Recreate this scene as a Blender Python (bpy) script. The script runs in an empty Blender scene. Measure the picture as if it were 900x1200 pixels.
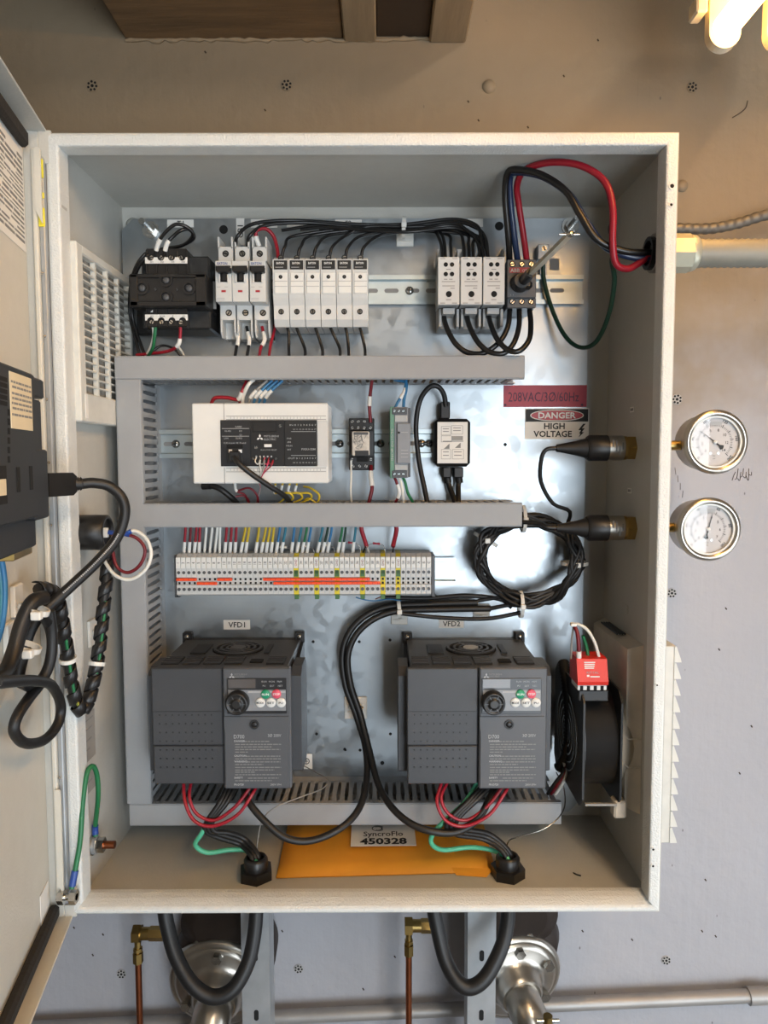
import bpy, bmesh, math, random
from mathutils import Vector
random.seed(11)
SC = bpy.context.scene
COL = SC.collection

# ------------------------------------------------------------------ camera
FPX = 867.0                                   # focal length in pixels of the 900x1200 frame
CAM = Vector((0.018, -0.735, 0.0779))
PITCH, YAW, ROLL = 0.0713, 0.0024, -0.0023
_fw = Vector((math.sin(YAW) * math.cos(PITCH), math.cos(YAW) * math.cos(PITCH), -math.sin(PITCH)))
_rt = Vector((math.cos(YAW), -math.sin(YAW), 0))
_up = _rt.cross(_fw)
_r2 = math.cos(ROLL) * _rt + math.sin(ROLL) * _up
_u2 = -math.sin(ROLL) * _rt + math.cos(ROLL) * _up
cd = bpy.data.cameras.new('camera')
cam = bpy.data.objects.new('camera', cd)
COL.objects.link(cam)
from mathutils import Matrix
m = Matrix((( _r2.x, _u2.x, -_fw.x, CAM.x), (_r2.y, _u2.y, -_fw.y, CAM.y), (_r2.z, _u2.z, -_fw.z, CAM.z), (0, 0, 0, 1)))
cam.matrix_world = m
cd.sensor_fit = 'VERTICAL'
cd.sensor_height = 36.0
cd.lens = FPX / 1200.0 * 36.0
cd.clip_start = 0.01
cd.clip_end = 100
SC.camera = cam

# ------------------------------------------------------------------ world, daylight, exposure
SC.view_settings.view_transform = 'Standard'
SC.view_settings.look = 'None'
SC.view_settings.exposure = 0.18
SC.view_settings.gamma = 1.0
SC.view_settings.use_curve_mapping = False
wd = bpy.data.worlds.new('daylight_sky')
SC.world = wd
wd.use_nodes = True
wd.node_tree.nodes['Background'].inputs[0].default_value = (0.75, 0.86, 1.0, 1)
wd.node_tree.nodes['Background'].inputs[1].default_value = 0.5

def area(name, loc, aim, sx, sy, power, color):
    l = bpy.data.lights.new(name, 'AREA')
    l.shape = 'RECTANGLE'; l.size = sx; l.size_y = sy; l.energy = power; l.color = color
    o = bpy.data.objects.new(name, l)
    COL.objects.link(o)
    o.location = loc
    d = Vector(aim) - Vector(loc)
    o.rotation_euler = d.to_track_quat('-Z', 'Y').to_euler()
    return o
# daylight coming in through the open doorway behind and to the right of the camera
area('doorway_daylight', (0.98, -2.66, -0.46), (0.98, 0.0, -0.46), 1.20, 1.70, 50, (0.83, 0.92, 1.0))
# added fill: low daylight from an unseen opening put in the right-hand side wall
area('side_fill_daylight', (1.61, -0.95, -0.80), (0.0, -0.95, -0.80), 1.34, 1.0, 13, (0.84, 0.92, 1.0))
TUBE_STRENGTH = 16.0

# ------------------------------------------------------------------ helpers
def ray(px, py):
    return (_fw + (px - 450.0) / FPX * _r2 - (py - 600.0) / FPX * _u2)
def at(px, py, Y):                             # the point at depth Y seen at a photo pixel
    d = ray(px, py)
    return CAM + d * ((Y - CAM.y) / d.y)
def atx(px, py, X):
    d = ray(px, py)
    return CAM + d * ((X - CAM.x) / d.x)
def atz(px, py, Z):
    d = ray(px, py)
    return CAM + d * ((Z - CAM.z) / d.z)
def rect(px0, py0, px1, py1, Y):               # axis-aligned x0,x1,z0,z1 of a pixel rectangle at depth Y
    cx, cy = (px0 + px1) / 2, (py0 + py1) / 2
    return at(px0, cy, Y).x, at(px1, cy, Y).x, at(cx, py1, Y).z, at(cx, py0, Y).z

ORG = {}
def _unsuffix(n): return n
class MB:
    def __init__(s): s.v = []; s.f = []; s.sm = []
    def add(s, vs, fs, smooth=False):
        b = len(s.v)
        s.v += [Vector(v) for v in vs]
        s.f += [tuple(i + b for i in f) for f in fs]
        s.sm += [smooth] * len(fs)
        return s
    def box(s, x0, x1, y0, y1, z0, z1, b=0.0):
        if x0 > x1: x0, x1 = x1, x0
        if y0 > y1: y0, y1 = y1, y0
        if z0 > z1: z0, z1 = z1, z0
        b = min(b, (x1 - x0) * .45, (y1 - y0) * .45, (z1 - z0) * .45)
        if b <= 0:
            v = [(x, y, z) for x in (x0, x1) for y in (y0, y1) for z in (z0, z1)]
            return s.add(v, [(0, 1, 3, 2), (4, 6, 7, 5), (0, 4, 5, 1), (2, 3, 7, 6), (0, 2, 6, 4), (1, 5, 7, 3)])
        v = []; idx = {}
        for i, X in enumerate((x0, x1)):
            for j, Y in enumerate((y0, y1)):
                for k, Z in enumerate((z0, z1)):
                    sx, sy, sz = (b if i == 0 else -b), (b if j == 0 else -b), (b if k == 0 else -b)
                    for a, p in enumerate(((X, Y + sy, Z + sz), (X + sx, Y, Z + sz), (X + sx, Y + sy, Z))):
                        idx[(i, j, k, a)] = len(v); v.append(p)
        I = lambda i, j, k, a: idx[(i, j, k, a)]
        f = []
        for i in (0, 1): f.append((I(i,0,0,0), I(i,0,1,0), I(i,1,1,0), I(i,1,0,0)))
        for j in (0, 1): f.append((I(0,j,0,1), I(0,j,1,1), I(1,j,1,1), I(1,j,0,1)))
        for k in (0, 1): f.append((I(0,0,k,2), I(0,1,k,2), I(1,1,k,2), I(1,0,k,2)))
        for i in (0, 1):
            for j in (0, 1): f.append((I(i,j,0,0), I(i,j,1,0), I(i,j,1,1), I(i,j,0,1)))
        for i in (0, 1):
            for k in (0, 1): f.append((I(i,0,k,0), I(i,1,k,0), I(i,1,k,2), I(i,0,k,2)))
        for j in (0, 1):
            for k in (0, 1): f.append((I(0,j,k,1), I(1,j,k,1), I(1,j,k,2), I(0,j,k,2)))
        for i in (0, 1):
            for j in (0, 1):
                for k in (0, 1): f.append((I(i,j,k,0), I(i,j,k,1), I(i,j,k,2)))
        return s.add(v, f)
    def frame(s, p, d):                        # two vectors square to d
        d = Vector(d).normalized()
        a = Vector((0, 0, 1)) if abs(d.z) < .9 else Vector((1, 0, 0))
        u = d.cross(a).normalized()
        return u, d.cross(u).normalized()
    def lathe(s, prof, base, axis, n=20, smooth=True, cap=True, ph=0.0):
        base = Vector(base); ax = Vector(axis).normalized()
        u, w = s.frame(base, ax)
        v = []; f = []
        for r, h in prof:
            for k in range(n):
                a = 2 * math.pi * k / n + ph
                v.append(base + ax * h + (u * math.cos(a) + w * math.sin(a)) * r)
        for i in range(len(prof) - 1):
            for k in range(n):
                k2 = (k + 1) % n
                f.append((i * n + k, i * n + k2, (i + 1) * n + k2, (i + 1) * n + k))
        s.add(v, f, smooth)
        if cap:
            L = len(prof) - 1
            s.add([v[k] for k in range(n)], [tuple(range(n))])
            s.add([v[L * n + k] for k in range(n)], [tuple(range(n))])
        return s
    def cyl(s, p0, p1, r, r1=None, n=16, smooth=True, ph=0.0):
        p0 = Vector(p0); p1 = Vector(p1); d = p1 - p0
        return s.lathe([(r, 0), (r if r1 is None else r1, d.length)], p0, d, n, smooth, True, ph)
    def ring(s, base, axis, ro, ri, h, n=24):
        base = Vector(base); ax = Vector(axis).normalized(); u, w = s.frame(base, ax)
        v = []; f = []
        for r, hh in ((ro, 0), (ro, h), (ri, h), (ri, 0)):
            for k in range(n):
                a = 2 * math.pi * k / n
                v.append(base + ax * hh + (u * math.cos(a) + w * math.sin(a)) * r)
        for i in range(4):
            for k in range(n):
                k2 = (k + 1) % n; j = (i + 1) % 4
                f.append((i * n + k, i * n + k2, j * n + k2, j * n + k))
        return s.add(v, f, False)
    def tube(s, pts, r, n=8, radii=None):
        P = [Vector(p) for p in pts]
        v = []; f = []; N = len(P)
        t = (P[1] - P[0]).normalized(); u, w = s.frame(P[0], t)
        for i, p in enumerate(P):
            t = (P[min(i + 1, N - 1)] - P[max(i - 1, 0)])
            if t.length < 1e-9: t = Vector((0, 0, 1))
            t.normalize()
            u = (u - t * u.dot(t))
            if u.length < 1e-6: u, _ = s.frame(p, t)
            u.normalize(); w = t.cross(u)
            R = radii[i] if radii else r
            for k in range(n):
                a = 2 * math.pi * k / n
                v.append(p + (u * math.cos(a) + w * math.sin(a)) * R)
        for i in range(N - 1):
            for k in range(n):
                k2 = (k + 1) % n
                f.append((i * n + k, i * n + k2, (i + 1) * n + k2, (i + 1) * n + k))
        s.add(v, f, True)
        s.add([v[k] for k in range(n)], [tuple(range(n))])
        s.add([v[(N - 1) * n + k] for k in range(n)], [tuple(range(n))])
        return s
    def extr(s, poly, O, u, v_, w, d):         # polygon in (u,v) from origin O, extruded d along w
        O = Vector(O); u = Vector(u); v_ = Vector(v_); w = Vector(w); n = len(poly)
        a = [O + u * p[0] + v_ * p[1] for p in poly]
        b = [p + w * d for p in a]
        return s.add(a + b, [tuple(range(n)), tuple(range(n, 2 * n))] + [(i, (i + 1) % n, n + (i + 1) % n, n + i) for i in range(n)])
    def prism(s, poly, y0, y1):                # polygon in world x,z
        return s.extr(poly, (0, y0, 0), (1, 0, 0), (0, 0, 1), (0, 1, 0), y1 - y0)
    def disc(s, c, axis, r, n=16):
        u, w = s.frame(c, axis); c = Vector(c)
        return s.add([c + (u * math.cos(2 * math.pi * k / n) + w * math.sin(2 * math.pi * k / n)) * r for k in range(n)], [tuple(range(n))])
    def build(s, name, mat, parent=None, base=False):
        me = bpy.data.meshes.new(name)
        lo = Vector([min(v[i] for v in s.v) for i in range(3)]); hi = Vector([max(v[i] for v in s.v) for i in range(3)])
        c = (lo + hi) / 2
        if parent is None: c.z = lo.z
        me.from_pydata([v - c for v in s.v], [], s.f)
        bm = bmesh.new(); bm.from_mesh(me)
        bmesh.ops.recalc_face_normals(bm, faces=bm.faces)
        bm.to_mesh(me); bm.free()
        me.polygons.foreach_set('use_smooth', s.sm)
        me.materials.append(M[mat])
        me.update()
        o = bpy.data.objects.new(name, me)
        COL.objects.link(o)
        ORG[o.name] = c
        if parent is not None:
            o.parent = parent
            o.location = c - ORG[parent.name]
        else:
            o.location = c
        return o

def tag(o, label, cat, group=None, kind=None):
    if label: o['label'] = label
    if cat: o['category'] = cat
    if group: o['group'] = group
    if kind: o['kind'] = kind
    return o
def root(name, label, cat, loc, group=None):
    o = bpy.data.objects.new(name, None)
    o.empty_display_size = 0.02
    COL.objects.link(o)
    o.location = loc
    ORG[o.name] = Vector(loc)
    return tag(o, label, cat, group)
def copy_tree(o, delta=None, parent=None, label=None):
    c = o.copy(); COL.objects.link(c)
    ORG[c.name] = ORG[o.name] + (delta or Vector())
    if parent is not None: c.parent = parent
    elif delta is not None: c.location = o.location + delta
    if label: c['label'] = label
    for ch in list(o.children):
        copy_tree(ch, None, c)
    return c
def structure(name, mb, mat, parent=None):
    o = mb.build(name, mat, parent)
    if parent is None: o['kind'] = 'structure'
    return o
def spline(P, sub=7):
    P = [Vector(p) for p in P]
    if len(P) < 3: return P
    Q = [P[0] * 2 - P[1]] + P + [P[-1] * 2 - P[-2]]
    out = []
    for i in range(1, len(Q) - 2):
        p0, p1, p2, p3 = Q[i - 1], Q[i], Q[i + 1], Q[i + 2]
        for k in range(sub):
            t = k / sub
            out.append(0.5 * ((2 * p1) + (p2 - p0) * t + (2 * p0 - 5 * p1 + 4 * p2 - p3) * t * t + (3 * p1 - p0 - 3 * p2 + p3) * t ** 3))
    out.append(P[-1])
    return out
def wpath(pts, sub=7):
    return spline([at(*p) if not isinstance(p, Vector) else p for p in pts], sub)
def wire(name, pts, r, mat, label, cat='wire', group=None, sleeves=(), sleeve_mat='white_plastic', sub=7, n=8, sleeve_name='marker_sleeve'):
    path = wpath(pts, sub)
    o = MB().tube(path, r, n).build(name, mat)
    tag(o, label, cat, group)
    N = len(path) - 1
    for (a, b) in sleeves:
        i0 = max(0, int(a * N)); i1 = min(N, max(i0 + 1, int(round(b * N))))
        MB().tube(path[i0:i1 + 1], r * 1.32, n).build(sleeve_name, sleeve_mat, o)
    return o
_FONT = {}
def text_into(mb, s, cap, O, u=(1, 0, 0), v=(0, 0, 1), align='CENTER', bold=0.0, width=None):
    """flat lettering: cap = height of capitals, O = baseline point (centre/left)"""
    key = (s, bold)
    if key not in _FONT:
        cu = bpy.data.curves.new('t', 'FONT'); cu.body = s; cu.size = 1.0; cu.resolution_u = 2; cu.offset = bold
        ob = bpy.data.objects.new('t', cu)
        me = bpy.data.meshes.new_from_object(ob)
        _FONT[key] = ([tuple(p.co) for p in me.vertices], [tuple(p.vertices) for p in me.polygons])
        bpy.data.meshes.remove(me); bpy.data.objects.remove(ob); bpy.data.curves.remove(cu)
    vs, fs = _FONT[key]
    if not vs: return mb
    k = cap / 0.69
    x0 = min(p[0] for p in vs); x1 = max(p[0] for p in vs)
    kx = k if width is None else width / max(1e-6, x1 - x0)
    off = {'CENTER': (x0 + x1) / 2, 'LEFT': x0, 'RIGHT': x1}[align]
    O = Vector(O); u = Vector(u); v = Vector(v)
    return mb.add([O + u * ((p[0] - off) * kx) + v * (p[1] * k) for p in vs], fs)
def letters(items, mat, parent, name='lettering'):
    mb = MB()
    for it in items: text_into(mb, *it[0], **it[1])
    return mb.build(name, mat, parent)
def bar(mb, x0, x1, z, h, Y):                  # thin printed line facing the camera side
    mb.add([(x0, Y, z), (x1, Y, z), (x1, Y, z + h), (x0, Y, z + h)], [(0, 1, 2, 3)])
def diamonds(mb, cx, cz, s, Y):                # three rhombs meeting in a point
    for a in (90, 210, 330):
        A = math.radians(a); d = (math.cos(A), math.sin(A)); B1 = A + math.radians(30); B2 = A - math.radians(30)
        l = s / math.sqrt(3)
        p = [(0, 0), (math.cos(B1) * l, math.sin(B1) * l), (d[0] * s, d[1] * s), (math.cos(B2) * l, math.sin(B2) * l)]
        mb.add([(cx + q[0], Y, cz + q[1]) for q in p], [(0, 1, 2, 3)])

# ------------------------------------------------------------------ materials
M = {}
def lin(h):
    h = h.lstrip('#'); c = [int(h[i:i + 2], 16) / 255 for i in (0, 2, 4)]
    return tuple((x / 12.92 if x <= .04045 else ((x + .055) / 1.055) ** 2.4) for x in c) + (1.0,)
def mat(name, col, rough=.5, metal=0.0, var=.06, nscale=60.0, bump=0.0, bscale=300.0, stretch=None, emit=None, estr=0, coat=0.0, alpha=None, spec=None):
    m = bpy.data.materials.new(name); m.use_nodes = True
    nt = m.node_tree; b = nt.nodes['Principled BSDF']
    c = lin(col)
    tc = nt.nodes.new('ShaderNodeTexCoord')
    src = tc.outputs['Object']
    if stretch:
        mp = nt.nodes.new('ShaderNodeMapping'); mp.inputs['Scale'].default_value = stretch
        nt.links.new(src, mp.inputs['Vector']); src = mp.outputs['Vector']
    nz = nt.nodes.new('ShaderNodeTexNoise'); nz.inputs['Scale'].default_value = nscale; nz.inputs['Detail'].default_value = 4
    nt.links.new(src, nz.inputs['Vector'])
    rp = nt.nodes.new('ShaderNodeValToRGB')
    rp.color_ramp.elements[0].position = .3; rp.color_ramp.elements[1].position = .7
    rp.color_ramp.elements[0].color = tuple(x * (1 - var) for x in c[:3]) + (1,)
    rp.color_ramp.elements[1].color = tuple(min(1, x * (1 + var)) for x in c[:3]) + (1,)
    nt.links.new(nz.outputs['Fac'], rp.inputs['Fac'])
    nt.links.new(rp.outputs['Color'], b.inputs['Base Color'])
    b.inputs['Roughness'].default_value = rough; b.inputs['Metallic'].default_value = metal
    if coat: b.inputs['Coat Weight'].default_value = coat; b.inputs['Coat Roughness'].default_value = .05
    if spec is not None: b.inputs['Specular IOR Level'].default_value = spec
    if bump:
        n2 = nt.nodes.new('ShaderNodeTexNoise'); n2.inputs['Scale'].default_value = bscale; n2.inputs['Detail'].default_value = 2
        nt.links.new(src, n2.inputs['Vector'])
        bp = nt.nodes.new('ShaderNodeBump'); bp.inputs['Strength'].default_value = bump; bp.inputs['Distance'].default_value = .001
        nt.links.new(n2.outputs['Fac'], bp.inputs['Height']); nt.links.new(bp.outputs['Normal'], b.inputs['Normal'])
    if emit:
        b.inputs['Emission Color'].default_value = lin(emit); b.inputs['Emission Strength'].default_value = estr
    if alpha is not None: b.inputs['Alpha'].default_value = alpha
    M[name] = m
    return m
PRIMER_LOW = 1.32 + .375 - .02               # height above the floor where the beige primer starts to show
def wall_mat():
    m = mat('painted_plywood', '#a3a3a8', .62, var=.05, nscale=3.0)
    nt = m.node_tree; b = nt.nodes['Principled BSDF']; tc = nt.nodes.new('ShaderNodeTexCoord')
    old = b.inputs['Base Color'].links[0].from_socket
    # wood grain (vertical) and a trowelled, lumpy coat of paint
    mp = nt.nodes.new('ShaderNodeMapping'); mp.inputs['Scale'].default_value = (60, 1, 4)
    nt.links.new(tc.outputs['Object'], mp.inputs['Vector'])
    g = nt.nodes.new('ShaderNodeTexNoise'); g.inputs['Scale'].default_value = 2.2; g.inputs['Detail'].default_value = 5; nt.links.new(mp.outputs['Vector'], g.inputs['Vector'])
    l = nt.nodes.new('ShaderNodeTexNoise'); l.inputs['Scale'].default_value = 45; l.inputs['Detail'].default_value = 5; nt.links.new(tc.outputs['Object'], l.inputs['Vector'])
    ad = nt.nodes.new('ShaderNodeMath'); ad.operation = 'MULTIPLY_ADD'; nt.links.new(g.outputs['Fac'], ad.inputs[0]); ad.inputs[1].default_value = .22; nt.links.new(l.outputs['Fac'], ad.inputs[2])
    bp = nt.nodes.new('ShaderNodeBump'); bp.inputs['Strength'].default_value = .55; bp.inputs['Distance'].default_value = .003
    nt.links.new(ad.outputs[0], bp.inputs['Height']); nt.links.new(bp.outputs['Normal'], b.inputs['Normal'])
    # two paint coats: beige primer above, pale top coat below, patchy overlap between them
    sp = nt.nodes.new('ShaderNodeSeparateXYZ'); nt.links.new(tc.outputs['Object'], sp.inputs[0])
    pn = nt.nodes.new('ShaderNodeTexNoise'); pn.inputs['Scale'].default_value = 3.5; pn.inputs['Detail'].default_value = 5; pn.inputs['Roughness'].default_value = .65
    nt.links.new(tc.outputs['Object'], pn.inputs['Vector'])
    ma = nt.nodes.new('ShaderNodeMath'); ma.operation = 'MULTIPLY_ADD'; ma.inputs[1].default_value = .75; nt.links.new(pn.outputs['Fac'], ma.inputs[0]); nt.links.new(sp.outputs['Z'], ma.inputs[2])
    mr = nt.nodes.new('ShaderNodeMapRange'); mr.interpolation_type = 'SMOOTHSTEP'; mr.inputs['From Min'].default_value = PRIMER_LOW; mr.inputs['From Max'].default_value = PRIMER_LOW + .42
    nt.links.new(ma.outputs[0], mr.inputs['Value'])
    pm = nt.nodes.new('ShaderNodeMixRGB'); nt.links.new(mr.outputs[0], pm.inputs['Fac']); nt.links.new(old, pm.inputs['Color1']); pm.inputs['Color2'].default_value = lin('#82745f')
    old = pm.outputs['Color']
    # dark specks, nicks and scuffs
    mp2 = nt.nodes.new('ShaderNodeMapping'); mp2.inputs['Scale'].default_value = (1, 1, .5); mp2.inputs['Rotation'].default_value = (0, .25, 0)
    nt.links.new(tc.outputs['Object'], mp2.inputs['Vector'])
    vo = nt.nodes.new('ShaderNodeTexVoronoi'); vo.inputs['Scale'].default_value = 42; nt.links.new(mp2.outputs['Vector'], vo.inputs['Vector'])
    r1 = nt.nodes.new('ShaderNodeValToRGB'); r1.color_ramp.elements[0].position = .03; r1.color_ramp.elements[1].position = .055
    r1.color_ramp.elements[0].color = (1, 1, 1, 1); r1.color_ramp.elements[1].color = (0, 0, 0, 1)
    nt.links.new(vo.outputs['Distance'], r1.inputs['Fac'])
    n3 = nt.nodes.new('ShaderNodeTexNoise'); n3.inputs['Scale'].default_value = 9; nt.links.new(tc.outputs['Object'], n3.inputs['Vector'])
    r2 = nt.nodes.new('ShaderNodeValToRGB'); r2.color_ramp.elements[0].position = .42; r2.color_ramp.elements[1].position = .52
    nt.links.new(n3.outputs['Fac'], r2.inputs['Fac'])
    mu = nt.nodes.new('ShaderNodeMath'); mu.operation = 'MULTIPLY'; nt.links.new(r1.outputs['Color'], mu.inputs[0]); nt.links.new(r2.outputs['Color'], mu.inputs[1])
    # streaks along the grain
    r3 = nt.nodes.new('ShaderNodeValToRGB'); r3.color_ramp.elements[0].position = .68; r3.color_ramp.elements[1].position = .80
    nt.links.new(g.outputs['Fac'], r3.inputs['Fac'])
    m3 = nt.nodes.new('ShaderNodeMath'); m3.operation = 'MULTIPLY'; m3.inputs[1].default_value = .12; nt.links.new(r3.outputs['Color'], m3.inputs[0])
    mx = nt.nodes.new('ShaderNodeMath'); mx.operation = 'MAXIMUM'; nt.links.new(mu.outputs[0], mx.inputs[0]); nt.links.new(m3.outputs[0], mx.inputs[1])
    m4 = nt.nodes.new('ShaderNodeMath'); m4.operation = 'MULTIPLY'; m4.inputs[1].default_value = .75; nt.links.new(mx.outputs[0], m4.inputs[0])
    mix = nt.nodes.new('ShaderNodeMixRGB'); nt.links.new(m4.outputs[0], mix.inputs['Fac']); nt.links.new(old, mix.inputs['Color1'])
    mix.inputs['Color2'].default_value = lin('#4b443f')
    nt.links.new(mix.outputs['Color'], b.inputs['Base Color'])
def galv_mat():
    m = mat('galvanised_plate', '#a3a9ad', .34, 1.0, var=.07, nscale=12)
    nt = m.node_tree; b = nt.nodes['Principled BSDF']; tc = nt.nodes.new('ShaderNodeTexCoord')
    vo = nt.nodes.new('ShaderNodeTexVoronoi'); vo.inputs['Scale'].default_value = 90; nt.links.new(tc.outputs['Object'], vo.inputs['Vector'])
    mr = nt.nodes.new('ShaderNodeMapRange'); mr.inputs['To Min'].default_value = .27; mr.inputs['To Max'].default_value = .42
    nt.links.new(vo.outputs['Color'], mr.inputs['Value']); nt.links.new(mr.outputs[0], b.inputs['Roughness'])
    n = nt.nodes.new('ShaderNodeTexNoise'); n.inputs['Scale'].default_value = 5; n.inputs['Detail'].default_value = 2; nt.links.new(tc.outputs['Object'], n.inputs['Vector'])
    bp = nt.nodes.new('ShaderNodeBump'); bp.inputs['Strength'].default_value = .03; bp.inputs['Distance'].default_value = .002
    nt.links.new(n.outputs['Fac'], bp.inputs['Height']); nt.links.new(bp.outputs['Normal'], b.inputs['Normal'])
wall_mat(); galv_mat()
mat('beige_primer', '#82745f', .62, var=.06, nscale=30)
mat('pale_coat', '#a5a3a0', .62, var=.06, nscale=30)
mat('cabinet_paint', '#b8b7b0', .42, bump=.25, bscale=420, var=.02)
mat('cabinet_paint_textured', '#d4d6d3', .38, bump=.9, bscale=520, var=.03)
mat('door_paint', '#cbc8bd', .42, bump=.2, bscale=420, var=.02)
mat('duct_grey', '#97999b', .5, var=.02)
mat('zinc_rail', '#b8c2c4', .4, 1.0, var=.04)
mat('steel', '#b9b8b4', .25, 1.0)
mat('stainless', '#b8b2a8', .3, 1.0, var=.08, nscale=25)
mat('strut_zinc', '#a9adb0', .42, .55, var=.12, nscale=30)
mat('black_plastic', '#1b1a1a', .38, var=.1)
mat('black_rubber', '#181717', .48, var=.1)
mat('black_wire', '#151516', .32, var=.1)
mat('blue_sheen_wire', '#20304f', .28, var=.1)  # black wire; its blue reflection is painted into the base colour
mat('hole_black', '#060606', .8)
mat('drive_grey', '#3c3e42', .46, var=.03, bump=.12, bscale=900)
mat('drive_grey_light', '#505256', .46, var=.03, bump=.1, bscale=900)
mat('drive_dark', '#1f2022', .5)
mat('operator_face', '#26272a', .3)
mat('operator_silver', '#83868a', .35)
mat('display_window', '#54504f', .12)
mat('light_grey_plastic', '#c9cac8', .42, var=.02)
mat('mid_grey_plastic', '#a6a8a8', .45, var=.02)
mat('dark_grey_plastic', '#4a4c4f', .42, var=.03)
mat('white_plastic', '#dcdcd8', .4, var=.02)
mat('white_paper', '#e6e4de', .6, var=.02)
mat('cream_paper', '#d8ccae', .6, var=.05, nscale=20)
mat('grey_label', '#8f8c86', .45, var=.05)
mat('print_black', '#161616', .6)
mat('print_grey', '#7d7d7c', .6)
mat('print_white', '#e4e4e2', .6)
mat('print_pale', '#a9aaab', .6)
mat('print_blue', '#1f3f86', .6)
mat('label_red', '#9a2438', .45)
mat('sign_red', '#a3222d', .4)
mat('label_text_purple', '#4a1f3a', .6)
mat('red_wire', '#951527', .36)
mat('dark_red_wire', '#6e0f1c', .4)
mat('pink_wire', '#c2395a', .4)
mat('white_wire', '#dcdad2', .4)
mat('grey_wire', '#8d8b86', .4)
mat('yellow_wire', '#c9ab2a', .4)
mat('blue_wire', '#2f6f9c', .4)
mat('teal_wire', '#2b7386', .4)
mat('green_wire', '#1d6b40', .4)
mat('mint_wire', '#4fae8b', .4)
mat('dark_green_wire', '#143527', .4)
mat('blue_ferrule', '#24458f', .35)
mat('orange_jumper', '#f0531f', .4)
mat('ground_yellow', '#d8c62e', .45)
mat('ground_green', '#3f6a38', .45)
mat('button_green', '#1f8f68', .4)
mat('button_red', '#d9566b', .4)
mat('red_plastic', '#d32a1b', .38)
mat('terminal_green', '#5f8a76', .45)
mat('brass', '#a98f58', .3, 1.0, var=.1, nscale=40)
mat('copper', '#9a5a3c', .36, 1.0, var=.12, nscale=40)
mat('envelope_manila', '#e09a2b', .62, var=.06, nscale=15, bump=.2, bscale=60)
mat('filter_media', '#8b867d', .9, var=.25, nscale=120)
mat('cream_plastic', '#cfc7b8', .5)
mat('white_frame_plastic', '#cfcec6', .45)
mat('tape_yellow', '#e0d23a', .5)
mat('foam_gasket', '#26221e', .9, bump=.5, bscale=300)
mat('gauge_face', '#bcb9b8', .35)
mat('pipe_paint', '#9d9a97', .45, .4, var=.12, nscale=18)
mat('pump_cast', '#2c221c', .5, .3, var=.2, nscale=30)
mat('flex_conduit', '#827f74', .45, .1, var=.06)
mat('flex_dark', '#6c675f', .5, .5, var=.1)
mat('fitting_zinc', '#b9b7a4', .38, .5)
mat('raw_wood', '#6d563b', .75, var=.25, nscale=6, stretch=(1, 8, 8), bump=.4, bscale=30)
mat('dark_wood', '#3b2c1d', .8, var=.2, nscale=8, bump=.4, bscale=40)
mat('pale_wood', '#8a7a62', .75, var=.15, nscale=8, stretch=(8, 1, 1), bump=.3, bscale=40)
mat('concrete_floor', '#6a6661', .8, var=.1, nscale=4, bump=.4, bscale=60)
mat('room_paint', '#6f6a63', .75, var=.05, nscale=3)
mat('lamp_enamel', '#ded7c4', .35)
mat('tube_glow', '#fff1cf', .3, emit='#ffc06c', estr=TUBE_STRENGTH)
mat('shaft_steel', '#d6ccb6', .42, .55)
mat('fill_tube_white', '#fff6e6', .3, emit='#ffedd6', estr=72.0)
mat('tie_white', '#d9d8d2', .45)
mat('steel_core', '#3d3f41', .4, .7, var=.2, nscale=80)
mat('clear_relay', '#c9c4bb', .15, coat=.6, var=.25, nscale=150)
def glass_mat():
    m = bpy.data.materials.new('gauge_glass'); m.use_nodes = True; nt = m.node_tree; nt.nodes.clear()
    o = nt.nodes.new('ShaderNodeOutputMaterial'); mx = nt.nodes.new('ShaderNodeMixShader'); t = nt.nodes.new('ShaderNodeBsdfTransparent'); g = nt.nodes.new('ShaderNodeBsdfGlossy')
    fr = nt.nodes.new('ShaderNodeFresnel'); fr.inputs['IOR'].default_value = 1.5
    g.inputs['Roughness'].default_value = .02
    nt.links.new(fr.outputs[0], mx.inputs[0]); nt.links.new(t.outputs[0], mx.inputs[1]); nt.links.new(g.outputs[0], mx.inputs[2]); nt.links.new(mx.outputs[0], o.inputs[0])
    M['gauge_glass'] = m
glass_mat()

YP = 0.195                                     # front face of the mounting plate
BX, BZ, BD = 0.305, 0.3912, 0.2078             # half width, half height, depth of the cabinet
YW = 0.222                                     # face of the plywood wall
# ================================================================== the setting
FZ, CZ = -1.32, 0.98
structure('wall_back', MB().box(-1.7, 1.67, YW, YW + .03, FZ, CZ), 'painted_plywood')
structure('floor', MB().box(-1.7, 1.67, -2.75, YW + .03, FZ - .05, FZ), 'concrete_floor')
structure('ceiling', MB().box(-1.7, 1.67, -2.75, YW + .03, CZ, CZ + .03), 'room_paint')
structure('wall_left', MB().box(-1.73, -1.7, -2.75, YW + .03, FZ, CZ), 'room_paint')
wr = MB()                                       # side wall; low, wide opening added for the fill light
wr.box(1.62, 1.67, -.27, YW + .03, FZ, CZ); wr.box(1.62, 1.67, -1.65, -.27, -.28, CZ); wr.box(1.62, 1.67, -2.75, -1.65, FZ, CZ)
structure('wall_right', wr, 'room_paint')
wf = MB()                                       # wall behind the camera with the doorway
wf.box(-1.7, .37, -2.75, -2.7, FZ, CZ); wf.box(.37, 1.58, -2.75, -2.7, .41, CZ); wf.box(1.58, 1.67, -2.75, -2.7, FZ, CZ)
structure('wall_front', wf, 'room_paint')
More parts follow.
